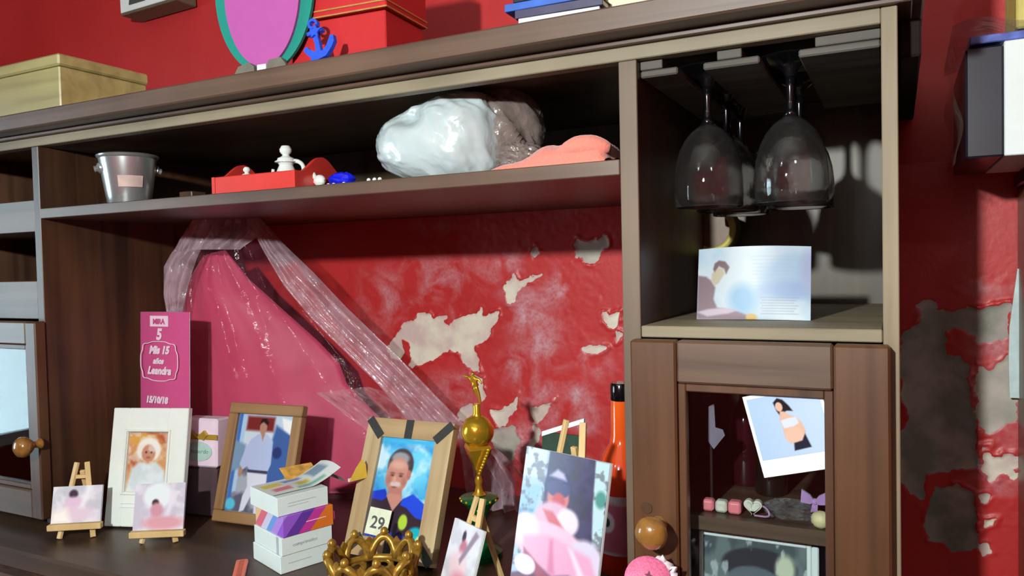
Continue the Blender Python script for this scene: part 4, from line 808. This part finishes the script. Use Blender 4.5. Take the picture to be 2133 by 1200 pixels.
nt_ = obj('number_tag', box_bm(-.0185, .0185, -.0030, -.0018, -.0185, .0185, .0003), mat('cream_paper', (222, 232, 206), .6), t); nt_.location = (.052, -.0008, .048); nt_.rotation_euler = (0, .06, 0)
tx = text('number', '29', .0235, mat('pencil_ink', (84, 84, 88), .6), nt_, (0, -.0034, -.009), bold=.0004)

# small easels with canvases
def easel(lb, x, y, yaw, lean, w, h, zl=.025, leg=.112, pic=None, cat='easel', cloc=0.0, barw=None, canvaslabel=None, spread=None):
    t = thing('display_easel', lb, cat, mtx=stand(x, y, CT + .0003, yaw, 0)); sp = spread or w * .34; tl = math.tan(lean); bw = barw or w * .54
    d_ = lambda z_: z_ * tl + .0062
    for s in (-1, 1): obj('leg', bent_bar(bmesh.new(), (s * sp, d_(0) - .0, .0006), (s * sp * .30, d_(leg), leg), .0075, .005), pale, t)
    obj('ledge', box_bm(-bw, bw, d_(zl) - .014, d_(zl) - .003, zl - .009, zl, .0008), pale, t); obj('crossbar', box_bm(-sp * .55, sp * .55, d_(leg * .8) - .001, d_(leg * .8) + .004, leg * .78, leg * .83, .0006), pale, t)
    obj('back_leg', bent_bar(bmesh.new(), (0, d_(leg * .9) + .003, leg * .88), (0, d_(leg * .9) + .04, .002), .0075, .005), pale, t)
    return t
def canvas(name, lb, cat, x, y, yaw, lean, w, h, pic, z, thick=.005, grp=None):
    c = thing(name, lb, cat, mtx=stand(x, y, z, yaw, lean), group=grp); obj('stretcher', box_bm(0, w, .0005, thick, 0, h, .0006), white, c); pic.mesh('printed_face', w, h, c, gloss); return c
def baby(seed):
    p = Pic(56, 42, (206, 204, 220)); p.cloud((232, 232, 240), 4, .5, .2, .8, seed).cloud((190, 196, 206), 5, .55, .2, .6, seed + 5).ell(.42, .22, .09, .12, (64, 54, 70), soft=.5).ell(.44, .5, .2, .2, (226, 196, 222), soft=.5).ell(.5, .75, .35, .2, (226, 206, 222), soft=.6).poly([(0, .7), (.3, .6), (.4, 1), (0, 1)], (250, 246, 244), .15).poly([(.7, 0), (.8, 0), (.65, .6), (.55, .6)], (238, 240, 246), .1)
    return p
def on_easel(lb1, lb2, x, y, yaw, lean, w, h, pic, leg, zl=.024, **k):
    """canvas base-left corner at x,y; easel centred behind it"""
    ca, sa = math.cos(yaw), math.sin(yaw); off = zl * math.tan(lean); cx = x + ca * w / 2 + sa * (.0 + off); cy = y + sa * w / 2 - ca * (.0 + off)
    easel(lb1, cx, cy, yaw, lean, w, h, zl, leg, **k)
    ddx, ddy = sa * .0008, -ca * .0008
    return canvas('mini_canvas' if w < .1 else 'photo_print_board', lb2, 'picture' if w < .1 else 'photo', x + ddx, y + ddy, yaw, lean, w, h, pic, CT + zl + .0010)
on_easel('tiny wooden easel at the far left of the worktop holding a landscape canvas', 'small pale canvas of a baby on the leftmost tiny easel', .0709, -.0478, .571, .264, .0735, .0557, baby(2), .112)
p2 = Pic(56, 52, (198, 194, 212)); p2.cloud((226, 226, 236), 4, .5, .2, .8, 11).ell(.45, .28, .28, .28, (226, 236, 242), soft=.3).ell(.42, .42, .07, .08, (64, 44, 52), soft=.5).ell(.45, .58, .13, .16, (206, 150, 170), soft=.5).ell(.6, .85, .4, .15, (216, 160, 172), soft=.6).poly([(.72, .2), (.85, .2), (.7, .7), (.62, .7)], (226, 222, 236), .08)
on_easel('tiny wooden easel in front of the white baby frame', 'small canvas of a child in pink on the tiny easel before the white frame', .2101, -.0101, .52, .27, .075, .0687, p2, .075, .020)
p3 = Pic(48, 60, (204, 204, 214)); p3.cloud((226, 228, 236), 4, .5, .2, .8, 21).ell(.45, .2, .06, .09, (60, 48, 66), soft=.5).ell(.5, .38, .12, .14, (190, 120, 140), soft=.5).ell(.45, .62, .28, .2, (232, 206, 216), soft=.5).ell(.6, .85, .3, .16, (224, 160, 180), soft=.6).poly([(.78, .05), (.9, .1), (.5, .6), (.44, .54)], (150, 132, 150), .05)
on_easel('tiny wooden easel between the ribboned frame and the large photo', 'small tilted canvas of a child, right of the ribboned frame', .7443, .0103, -.478, .32, .064, .080, p3, .128, .022)
pb = Pic(110, 158, (58, 44, 84))
pb.cloud((78, 62, 108), 11, .5, .3, .6).poly([(0, 0), (.30, 0), (.28, .5), (.2, .75), (0, .8)], (176, 200, 236), .02).poly([(0, 0), (.27, 0), (.26, .17), (0, .19)], (206, 222, 240), .02).poly([(0, .24), (.25, .22), (.2, .42), (0, .44)], (150, 190, 226), .03).poly([(0, .4), (.18, .38), (.12, .5), (0, .52)], (60, 120, 170), .04).poly([(.84, 0), (1, 0), (1, .5), (.9, .5), (.86, .25)], (196, 226, 232), .02).ell(.94, .22, .06, .05, (80, 150, 140), soft=.5)
pb.poly([(.88, .5), (1, .5), (1, 1), (.8, 1), (.84, .7)], (120, 104, 108), .03).cloud((60, 48, 60), 14, .6, .1, .5, 6).poly([(0, .80), (.5, .72), (1, .82), (1, 1), (0, 1)], (112, 40, 70), .05)
pb.ell(.44, .21, .155, .10, (56, 48, 110), soft=.15).ell(.46, .27, .13, .095, (212, 120, 120), soft=.2).ell(.45, .22, .14, .05, (70, 62, 120), soft=.2).poly([(.33, .15), (.42, .10), (.5, .12), (.54, .16)], (196, 190, 220), .03).ell(.47, .29, .075, .05, (206, 70, 80), soft=.4)
pb.ell(.44, .42, .24, .12, (226, 178, 206), soft=.2).ell(.6, .40, .13, .08, (240, 224, 240), soft=.3).poly([(.3, .36), (.42, .36), (.62, .47), (.56, .52), (.42, .46)], (214, 92, 104), .03)
pb.ell(.40, .56, .42, .13, (240, 196, 222), soft=.15).ell(.84, .60, .2, .13, (226, 214, 240), soft=.25).ell(.12, .5, .16, .10, (236, 220, 242), soft=.3)
pb.poly([(.1, .55), (.4, .5), (.9, .56), (.98, .66), (.7, .7), (.5, .74), (.3, .70), (.12, .66)], (240, 172, 208), .05).poly([(.42, .53), (.46, .52), (.52, .72), (.44, .72)], (226, 130, 170), .04).poly([(.64, .54), (.70, .55), (.86, .68), (.8, .7)], (250, 224, 242), .04)
pb.A = pb.A * .9
pb.poly([(.12, .62), (.5, .76), (.72, .78), (.7, .84), (.4, .80), (.14, .70)], (150, 60, 84), .03).ell(.74, .78, .09, .05, (224, 120, 120), soft=.3).ell(.16, .72, .13, .06, (226, 214, 244), soft=.2).ell(.26, .84, .10, .04, (206, 120, 130), soft=.4)
on_easel('wooden display easel rising behind the big photo of the girl', 'big photo of a small girl in a cap and pink tutu, on the right easel', .8536, -.0215, -.3205, .2186, .121, .1773, pb, .236, .028, barw=.045, spread=.04)
# dark folder behind the easel and a little figure
t = thing('green_folder', 'dark green folded card with pale edge behind the right easel', 'card', mtx=stand(.835, .10, CT, -.1, .1)); obj('cover', box_bm(0, .06, 0, .003, 0, .196, .0006), mat('dark_green_card', (40, 62, 46), .5, noise=.3), t); obj('pale_edge', prism([(0, .190), (.06, .212), (.06, .218), (0, .196)], -.001, .0035), white, t)

# boxes
def corner_box(name, lb, F_, L_, R_, z0, z1, m, grp=None, cat='box'):
    Fv, Lv, Rv = (np.array([q[0], q[1]]) for q in (F_, L_, R_)); ex = (Rv - Fv); lx = np.hypot(*ex); ex = ex / lx; ly = np.hypot(*(Lv - Fv)); yaw = math.atan2(ex[1], ex[0])
    t = thing(name, lb, cat, (Fv[0], Fv[1], z0), (0, 0, yaw), grp); obj('carton', box_bm(0, lx, 0, ly, 0, z1 - z0 - .0004, .0006), m, t); return t, lx, ly
# the four cartons: front corner, left corner, right corner on the worktop
F0, L0, R0 = P(585, 1198, z=CT), P(524, 1165, z=CT), P(690, 1165, z=CT)
def off(dx, dy): return [(q[0] + dx, q[1] + dy) for q in (F0, L0, R0)]
wc = mat('white_carton', (222, 236, 234), .35, noise=.015, coat=.2); lav = mat('grey_print', (168, 180, 186), .5); zs = [CT + .0002, CT + .0247, CT + .0495, CT + .0785, CT + .1045]
t, lx, ly = corner_box('carton', 'lowest white carton of the stack on the worktop', *off(0, 0), zs[0], zs[1], wc, 'stacked cartons')
obj('print_line', box_bm(lx * .15, lx * .6, -.0003, -.0001, .012, .0128, 0), lav, t)
t, lx, ly = corner_box('carton', 'second carton from the bottom of the stack, white with faint print', *off(.002, .001), zs[1], zs[2], wc, 'stacked cartons'); text('print_line', 'comprimidos', .007, lav, t, (lx * .45, -.0003, .010)); obj('side_band', box_bm(-.0003, -.0001, ly * .1, ly * .18, .0, .024, 0), lav, t)
cm, _n, _l, _b = nt('rainbow_carton'); _tc = _n.new('ShaderNodeTexCoord'); _sx = _n.new('ShaderNodeSeparateXYZ'); _l.new(_tc.outputs['Object'], _sx.inputs[0])
_ma = _n.new('ShaderNodeMath'); _ma.operation = 'SUBTRACT'; _l.new(_sx.outputs['X'], _ma.inputs[0]); _l.new(_sx.outputs['Y'], _ma.inputs[1])
_m2 = _n.new('ShaderNodeMath'); _m2.operation = 'MULTIPLY_ADD'; _m2.inputs[1].default_value = -.9; _l.new(_sx.outputs['Z'], _m2.inputs[0]); _l.new(_ma.outputs[0], _m2.inputs[2])
_mr = _n.new('ShaderNodeMapRange'); _mr.inputs['From Min'].default_value = -.105; _mr.inputs['From Max'].default_value = .08; _l.new(_m2.outputs[0], _mr.inputs['Value'])
_cr = _n.new('ShaderNodeValToRGB'); _cr.color_ramp.interpolation = 'CONSTANT'; _e = _cr.color_ramp.elements; _e[0].color = s2l((226, 190, 140)) + (1,); _e[1].position = .1; _e[1].color = s2l((218, 108, 130)) + (1,)
for ps, c_ in ((.2, (206, 206, 232)), (.29, (110, 160, 226)), (.36, (176, 140, 226)), (.46, (150, 90, 206)), (.58, (100, 58, 160)), (.68, (198, 60, 156)), (.78, (222, 118, 40)), (.95, (214, 130, 50))): _q = _e.new(ps); _q.color = s2l(c_) + (1,)
_l.new(_mr.outputs[0], _cr.inputs['Fac']); _l.new(_cr.outputs['Color'], _b.inputs['Base Color']); _b.inputs['Roughness'].default_value = .3
t, lx, ly = corner_box('carton', 'purple and orange printed carton in the middle of the stack', *off(.004, .0025), zs[2], zs[3], cm, 'stacked cartons')
obj('white_line', box_bm(lx * .45, lx * .85, -.0003, -.0001, .014, .015, 0), ink, t); obj('end_flap', box_bm(lx + .0003, lx + .004, .002, .02, .006, .018, .0008), mat('magenta_flap', (190, 60, 130), .4), t)
t, lx, ly = corner_box('carton', 'topmost white carton of the stack, leaflets lying on it', *off(-.0015, -.001), zs[3], zs[4], wc, 'stacked cartons'); obj('print_line', box_bm(lx * .2, lx * .75, -.0003, -.0001, .015, .0157, 0), lav, t); obj('print_line', box_bm(lx * .2, lx * .6, -.0003, -.0001, .011, .0116, 0), lav, t)
lf = Pic(60, 40, (214, 222, 220)); lf.rect(.05, .1, .3, .4, (216, 200, 70), .05).rect(.36, .08, .6, .3, (90, 140, 206), .05).rect(.1, .55, .35, .8, (206, 120, 130), .05).rect(.45, .5, .62, .7, (206, 190, 60), .05).rect(.7, .1, .92, .6, (120, 150, 170), .05).rect(.4, .78, .8, .9, (120, 180, 160), .05)
for k in range(7): lf.rect(.3 + .02 * k, .42 + .06 * k, .6, .44 + .06 * k, (150, 160, 166), .02, .5)
yaw_ = math.atan2(R0[1] - F0[1], R0[0] - F0[0])
t = thing('leaflet', 'printed colourful leaflet draped over the topmost white carton', 'leaflet', (F0[0] + .0, F0[1] + .0, zs[4] + .0002), (0, 0, yaw_))
def leaf(S_, T_):  # lies on the box, curls up at the far right end
    x = -.002 + S_ * .105; y = .012 + T_ * .058; z = .0012 + .018 * np.clip((S_ - .55) / .45, 0, 1) ** 1.4 + .004 * np.sin(T_ * PI) * S_; return x, y, z
co, F = grid_xy(lf.nx, lf.ny, leaf); o = grid_mesh('printed_sheet', co, F[:, ::-1], matt, t); lin = lf.A[::-1].reshape(-1, 3) / 255; lin = np.where(lin <= .04045, lin / 12.92, ((lin + .055) / 1.055) ** 2.4)
at = o.data.attributes.new('ink', 'FLOAT_COLOR', 'POINT'); at.data.foreach_set('color', np.concatenate([lin, np.ones((len(lin), 1))], 1).ravel().astype(np.float32))
co, F = grid_xy(14, 8, lambda S_, T_: (.086 + S_ * .026, .010 + T_ * .050, .014 + .006 * np.sin(S_ * 2) - S_ * .024)); grid_mesh('folded_end', co, F[:, ::-1], mat('grey_newsprint', (160, 164, 166), .7, noise=.25, scale=120), t)
t = thing('leaflet', 'orange and yellow printed slip under the leaflet at the back of the carton stack', 'leaflet', (F0[0] - .052, F0[1] + .058, zs[4] + .0003), (0, 0, yaw_ - .1)); lf2 = Pic(30, 20, (232, 214, 160)); lf2.ell(.3, .5, .25, .35, (222, 120, 70), soft=.5).ell(.6, .4, .2, .3, (226, 200, 80), soft=.5)
co, F = grid_xy(10, 6, lambda S_, T_: (S_ * .05 + .010, T_ * .03, .001 + .012 * T_)); co_ = co; o = grid_mesh('printed_sheet', co, F[:, ::-1], mat('orange_yellow_print', (224, 170, 84), .5, noise=.4, scale=70), t)
t = thing('leaflet_corner', 'yellow pointed paper corner sticking up behind the topmost carton', 'leaflet', (F0[0] + .045, F0[1] + .11, zs[4] + .0003), (0, 0, yaw_)); obj('yellow_corner', prism([(-.012, 0), (.018, 0), (.016, .020), (.010, .029), (.0, .018)], 0, .0006), mat('yellow_paper', (234, 196, 70), .6), t); obj('backing', box_bm(-.012, .018, .001, .004, -.0005, .004, 0), white, t)
q = P(505, 1172, z=CT); t = thing('orange_strip', 'small coral orange plastic strip lying left of the carton stack', 'strip', (q[0] + .002, q[1] - .002, CT + .0002), (0, 0, -.85)); obj('body', box_bm(0, .07, -.008, .008, 0, .006, .0015), mat('coral_plastic', (222, 116, 92), .5, noise=.06), t); obj('groove', box_bm(.006, .064, -.003, .003, .0061, .0066, 0), mat('coral_dark', (190, 90, 70), .5), t)

# crown of gold filigree
t = thing('gold_crown', 'openwork gold crown standing in front of the ribboned frame', 'crown', (.655, -.004, CT - .0) , (0, 0, .2)); cg = mat('old_gold', (168, 128, 50), .32, .5, noise=.3, scale=150, bump=.2); R_ = .050; N = 9
obj('lower_band', tube([(R_ * math.cos(a), R_ * math.sin(a), .006) for a in np.linspace(0, 2 * PI, 54, endpoint=False)], .006, 10, closed=True), cg, t, smooth=True); obj('upper_band', tube([(R_ * 1.03 * math.cos(a), R_ * 1.03 * math.sin(a), .027) for a in np.linspace(0, 2 * PI, 54, endpoint=False)], .0045, 8, closed=True), cg, t, smooth=True)
def cyl(a, r, z): return (r * math.cos(a), r * math.sin(a), z)
for k in range(N):
    a0 = 2 * PI * k / N; da = 2 * PI / N
    ar = [cyl(a0 + da * s_, R_ * (1.02 + .12 * math.sin(PI * s_)), .027 + .026 * math.sin(PI * s_) ** .7) for s_ in np.linspace(0, 1, 13)]
    obj('arch', tube(ar, .0052, 8), cg, t, smooth=True); obj('scroll', tube([cyl(a0 + da * (.5 + .27 * math.cos(g_)), R_ * 1.04, .017 + .0075 * math.sin(g_)) for g_ in np.linspace(0, 2 * PI, 18, endpoint=False)], .0044, 7, closed=True), cg, t, smooth=True)
    b = blob(.0055, .0055, .0065, .1, 3, k, 14, 10); bmesh.ops.translate(b, vec=cyl(a0 + da / 2, R_ * 1.14, .059), verts=b.verts); obj('bead', b, cg, t, smooth=True)
    b = prism([(-.008, .0), (0, -.006), (.008, 0), (.010, .012), (0, .024), (-.010, .012)], -.0016, .0016); bmesh.ops.transform(b, matrix=Matrix.Rotation(a0, 4, 'Z') @ Matrix.Translation((R_ * 1.06, 0, .032)) @ Matrix.Rotation(PI / 2, 4, 'Z'), verts=b.verts); obj('leaf', b, cg, t)

# football trophy
ch_ = mat('chromed_gold', (222, 178, 50), .2, .72, noise=.06); gn = mat('green_foil', (14, 110, 62), .2, .45, noise=.15, scale=90)
q = P(998, 1036, y=.16); TX, TZ = q[0], q[2]; t = thing('football_trophy', 'gold football trophy with a player on top and green cup base', 'trophy', (TX, .16, CT + .0002)); z0 = TZ - CT
obj('foot', lathe([(0, 0), (.032, 0), (.032, .008), (.024, .014), (.012, .020), (.008, .03), (0, .03)], 32), gn, t, smooth=.6)
obj('green_cup', lathe([(0, .031), (.008, .031), (.0085, z0 - .045), (.012, z0 - .022), (.020, z0 - .010), (.0265, z0 - .004), (.0265, z0 + .001), (.018, z0 + .003), (0, z0 + .003)], 36), gn, t, smooth=.5)
for k in range(14): a = 2 * PI * k / 14; obj('rim_stud', (lambda b: (bmesh.ops.translate(b, vec=(.0265 * math.cos(a), .0265 * math.sin(a), z0 - .0015), verts=b.verts), b)[1])(blob(.0022, .0022, .0022, 0, 1, 1, 8, 6)), ch_, t, smooth=True)
obj('stem', lathe([(0, z0 + .004), (.010, z0 + .004), (.006, z0 + .008), (.0045, z0 + .018), (.006, z0 + .024), (.0035, z0 + .030), (0, z0 + .030)], 24), ch_, t, smooth=.8)
b = lathe([(0, z0 + .0302), (.003, z0 + .0302), (.010, z0 + .046), (.018, z0 + .060), (.0225, z0 + .070), (.0205, z0 + .075), (0, z0 + .075)], 4); obj('pointed_cup', b, ch_, t)
for k in range(9): a = -.2; s_ = k / 8; obj('spiral_bead', (lambda b: (bmesh.ops.translate(b, vec=(.006 + .018 * s_, -.008 - .004 * s_, z0 + .036 + .036 * s_), verts=b.verts), b)[1])(blob(.0028, .0028, .0028, 0, 1, 1, 8, 6)), ch_, t, smooth=True)
bs = bmesh.new(); bmesh.ops.create_icosphere(bs, subdivisions=3, radius=.0235)
for v in bs.verts:
    d_ = v.co.normalized(); seams = min(abs(d_.x * .6 + d_.z * .8), abs(d_.y * .7 + d_.x * .7), abs(d_.z * .7 - d_.y * .7)); v.co = d_ * (.0235 - .0012 * math.exp(-(seams / .06) ** 2))
bmesh.ops.translate(bs, vec=(0, 0, z0 + .094), verts=bs.verts); obj('ball', bs, ch_, t, smooth=True)
obj('pedestal', lathe([(0, z0 + .116), (.007, z0 + .116), (.0055, z0 + .120), (.0055, z0 + .130), (.004, z0 + .133), (0, z0 + .133)], 20), ch_, t, smooth=.7)
def skinned(name, J, E_, RR, m, parent, root=0, sub=2, loc=(0, 0, 0)):
    me = bpy.data.meshes.new(name); me.from_pydata(J, E_, []); o = bpy.data.objects.new(name, me); COL.objects.link(o)
    mo = o.modifiers.new('s', 'SKIN'); mo.use_smooth_shade = True
    for v, r in zip(me.skin_vertices[0].data, RR): v.radius = (r, r)
    me.skin_vertices[0].data[root].use_root = True; su = o.modifiers.new('u', 'SUBSURF'); su.levels = sub; su.render_levels = sub
    dg = bpy.context.evaluated_depsgraph_get(); m2 = bpy.data.meshes.new_from_object(o.evaluated_get(dg)); bpy.data.objects.remove(o); m2.name = name
    r = bpy.data.objects.new(name, m2); COL.objects.link(r); m2.materials.clear(); m2.materials.append(m); r.parent = parent; r.location = loc; return r
s = .001
J = [(-1, 0, 24), (-4, 0, 34), (-5, 0, 39), (-5, -1, 44), (3, 0, 14), (6, 0, 0), (-6, 3, 18), (-1, 5, 10), (-13, 0, 37), (-21, -2, 39), (4, 0, 35), (9, 0, 28), (0, 0, 22)]
skinned('player_figure', [(x * s, y * s, z * s) for x, y, z in J], [(12, 0), (0, 1), (1, 2), (2, 3), (12, 4), (4, 5), (12, 6), (6, 7), (1, 8), (8, 9), (1, 10), (10, 11)], [.0034, .0038, .0016, .0034, .0026, .0018, .0026, .0016, .0018, .0012, .0018, .0012, .0034], ch_, t, 12, 2, (0, 0, z0 + .133))

# orange bottle
q = P(1287, 812, y=.2); BX = q[0]; zt_ = P(1287, 797, y=.2)[2]; H_ = zt_ - CT
t = thing('drink_bottle', 'bottle of orange drink with a black cap beside the right cupboard', 'bottle', (BX + .004, .2, CT + .0002)); om, _n, _l, _b = nt('orange_liquid'); _b.inputs['Roughness'].default_value = .12; _b.inputs['Coat Weight'].default_value = .7
_tc = _n.new('ShaderNodeTexCoord'); _sx = _n.new('ShaderNodeSeparateXYZ'); _l.new(_tc.outputs['Object'], _sx.inputs[0]); _cr = _n.new('ShaderNodeValToRGB'); _mr = _n.new('ShaderNodeMapRange'); _mr.inputs['From Min'].default_value = .10; _mr.inputs['From Max'].default_value = .22; _l.new(_sx.outputs['Z'], _mr.inputs['Value']); _l.new(_mr.outputs[0], _cr.inputs['Fac']); _cr.color_ramp.elements[0].color = s2l((206, 44, 22)) + (1,); _cr.color_ramp.elements[1].color = s2l((238, 96, 28)) + (1,); _l.new(_cr.outputs['Color'], _b.inputs['Base Color'])
obj('glass_body', lathe([(0, 0), (.034, 0), (.036, .004), (.036, H_ - .130), (.034, H_ - .115), (.026, H_ - .096), (.0165, H_ - .082), (.0145, H_ - .070), (.0135, H_ - .0235), (0, H_ - .0235)], 40), om, t, smooth=.8); obj('cap', lathe([(0, H_ - .0232), (.0135, H_ - .0232), (.0143, H_ - .022), (.0143, H_ - .002), (.013, H_), (0, H_)], 28), blk, t, smooth=.6)
lab = Pic(70, 46, (196, 170, 172)); lab.cloud((170, 90, 110), 4, .5, .2, .6, 2).poly([(0, .15), (1, .15), (1, .95), (0, .95)], (180, 60, 84), .03, .75).ell(.40, .45, .12, .18, (214, 186, 190), soft=.2).ell(.40, .45, .05, .08, (30, 24, 28), soft=.3).ell(.2, .75, .16, .14, (150, 40, 70), soft=.4)
def lbf(S_, T_): a = -2.9 + S_ * 2.6; return .0366 * np.cos(a), .0366 * np.sin(a), .028 + .078 * (1 - T_)
co, F = grid_xy(lab.nx, lab.ny, lbf); o = grid_mesh('label', co, F, matt, t); lin = lab.A.reshape(-1, 3) / 255; lin = np.where(lin <= .04045, lin / 12.92, ((lin + .055) / 1.055) ** 2.4)
at = o.data.attributes.new('ink', 'FLOAT_COLOR', 'POINT'); at.data.foreach_set('color', np.concatenate([lin, np.ones((len(lin), 1))], 1).ravel().astype(np.float32))
# pink hair bow / roll in front of the knob
q = P(1348, 1172, y=-.06); t = thing('pink_roll', 'glittery pink round party roll with white ruffle in front of the amber knob', 'decoration', (q[0], -.060, CT + .0002)); hz = q[2] - CT
TM = Matrix.Translation((0, 0, hz - .018)) @ Matrix.Rotation(math.radians(58), 4, 'X') @ Matrix.Rotation(.3, 4, 'Y')
def tm(b): bmesh.ops.transform(b, matrix=TM, verts=b.verts); return b
obj('stand_tube', lathe([(0, 0), (.010, 0), (.010, hz - .026), (0, hz - .026)], 24), mat('white_card_tube', (226, 214, 220), .6), t, smooth=.6)
obj('pink_disc', tm(lathe([(0, -.010), (.019, -.010), (.0225, -.006), (.0225, .004), (.019, .007), (0, .008)], 40)), mat('pink_glitter', (226, 112, 152), .45, noise=.25, scale=500, bump=.4), t, smooth=.7)
rf = [((.0240 + .004 * math.sin(k * 1.9)) * math.cos(a), (.0240 + .004 * math.sin(k * 1.9)) * math.sin(a), -.002 + .004 * math.sin(k * 2.7)) for k, a in enumerate(np.linspace(-1.1, 1.2, 34))]; obj('white_ruffle', tm(tube(rf, .0042, 7)), mat('white_tulle', (240, 224, 234), .8, bump=.5), t, smooth=True)
bq = prism([(.004 * (1 if k % 2 == 0 else .4) * math.cos(k * PI / 4), .004 * (1 if k % 2 == 0 else .4) * math.sin(k * PI / 4)) for k in range(8)], -.0004, .0004); bmesh.ops.transform(bq, matrix=Matrix.Translation((0, .004, .0086)) @ Matrix.Rotation(PI / 2, 4, 'X'), verts=bq.verts); obj('star_mark', tm(bq), mat('dark_pink', (120, 40, 70), .5), t)

# ------------------------------------------------------------ right of the hutch
rx = P(2120, 700, y=YD - .004)[0]; rz = P(2122, 342, y=.3)[2]
t = reg(thing('wooden_cabinet', 'brown wooden cabinet side at the right edge, under the black and white box', 'cabinet', (rx + .2, .2, FL)))
rp('side_board', box_bm(rx, rx + .02, .10, YD - .004, FL, rz - .019, .002), wood('reddish_cabinet_wood', 'z', (130, 84, 58), (96, 58, 40), knots=False), t); rp('top_board', box_bm(rx - .004, rx + .5, .09, YD - .004, rz - .018, rz, .002), wdark, t); rp('side_board', box_bm(rx + .47, rx + .49, .10, YD - .004, FL, rz - .019, .002), wdoor, t); rp('door', box_bm(rx + .021, rx + .469, .105, .125, FL + .05, rz - .025, .002), wdoor, t)
bx = P(2012, 315, y=.2); w1 = P(2091, 200, y=.2)[0] - bx[0]; bh = P(2012, 102, y=.2)[2] - rz
t = thing('boxed_set', 'black and white box in clear plastic jutting out left on the cabinet top', 'box', (bx[0], .2, rz + .0003)); navy = mat('black_vinyl', (34, 36, 48), .35, noise=.3, scale=12, coat=.3)
obj('black_side', box_bm(0, w1, 0, .20, 0, bh, .002), navy, t); obj('white_side', box_bm(w1 + .0003, w1 + .14, -.001, .20, 0, bh + .003, .001), white, t)
obj('blue_top_band', box_bm(.004, w1 + .14, -.0005, .20, bh + .0035, bh + .012, .001), mat('blue_violet_band', (92, 110, 190), .3, noise=.5, scale=60), t); wrapm = clear_film('dusty_wrap', (176, 170, 156), .22, .25, 30, .25)
def wr(S_, T_): a = .003 * np.sin(S_ * 9 + T_ * 5); return -.012 + S_ * (w1 + .15) , -.004 + T_ * .2 + a, bh + .0135 + .012 * (1 - T_) + a + .004 * np.sin(S_ * 14)
co, F = grid_xy(30, 8, wr); grid_mesh('plastic_top_flap', co, F[:, ::-1], wrapm, t)
def wl(S_, T_): return -.006 - .006 * (1 - T_) ** 2 + .004 * np.sin(T_ * 11) + .0 * S_, -.003 + S_ * .19, -.004 + (bh + .024) * (1 - T_)
co, F = grid_xy(6, 30, wl); o = grid_mesh('plastic_side', co, F, wrapm, t)
t = thing('yellow_box', 'yellow object standing on the black and white box at the top right corner', 'box', (P(2117, 38, y=.25)[0], .25, rz + bh + .0268)); obj('body', box_bm(0, .12, 0, .1, 0, .12, .002), mat('dull_yellow', (206, 196, 110), .6), t); obj('lid', box_bm(-.001, .121, -.001, .101, .1205, .13, .002), mat('dull_yellow', (206, 196, 110)), t)
u0 = P(2103, 828, y=.425); u1 = P(2118, 560, y=.425); t = thing('white_strip', 'narrow white strip hanging on the damaged red wall beside the cabinet', 'strip', (u0[0], .424, u0[2])); hh = u1[2] - u0[2]
obj('sheet', prism([(0, 0), (.022, 0), (.022, hh), (.009, hh), (.0, hh * .55), (-.001, hh * .3)], 0, .003), mat('bluish_white_plastic', (206, 226, 226), .35), t); obj('folded_hem', prism([(0, 0), (.022, 0), (.022, .006), (0, .006)], -.0012, -.0002), mat('bluish_white_plastic', (206, 226, 226)), t)
bpy.context.view_layer.update()
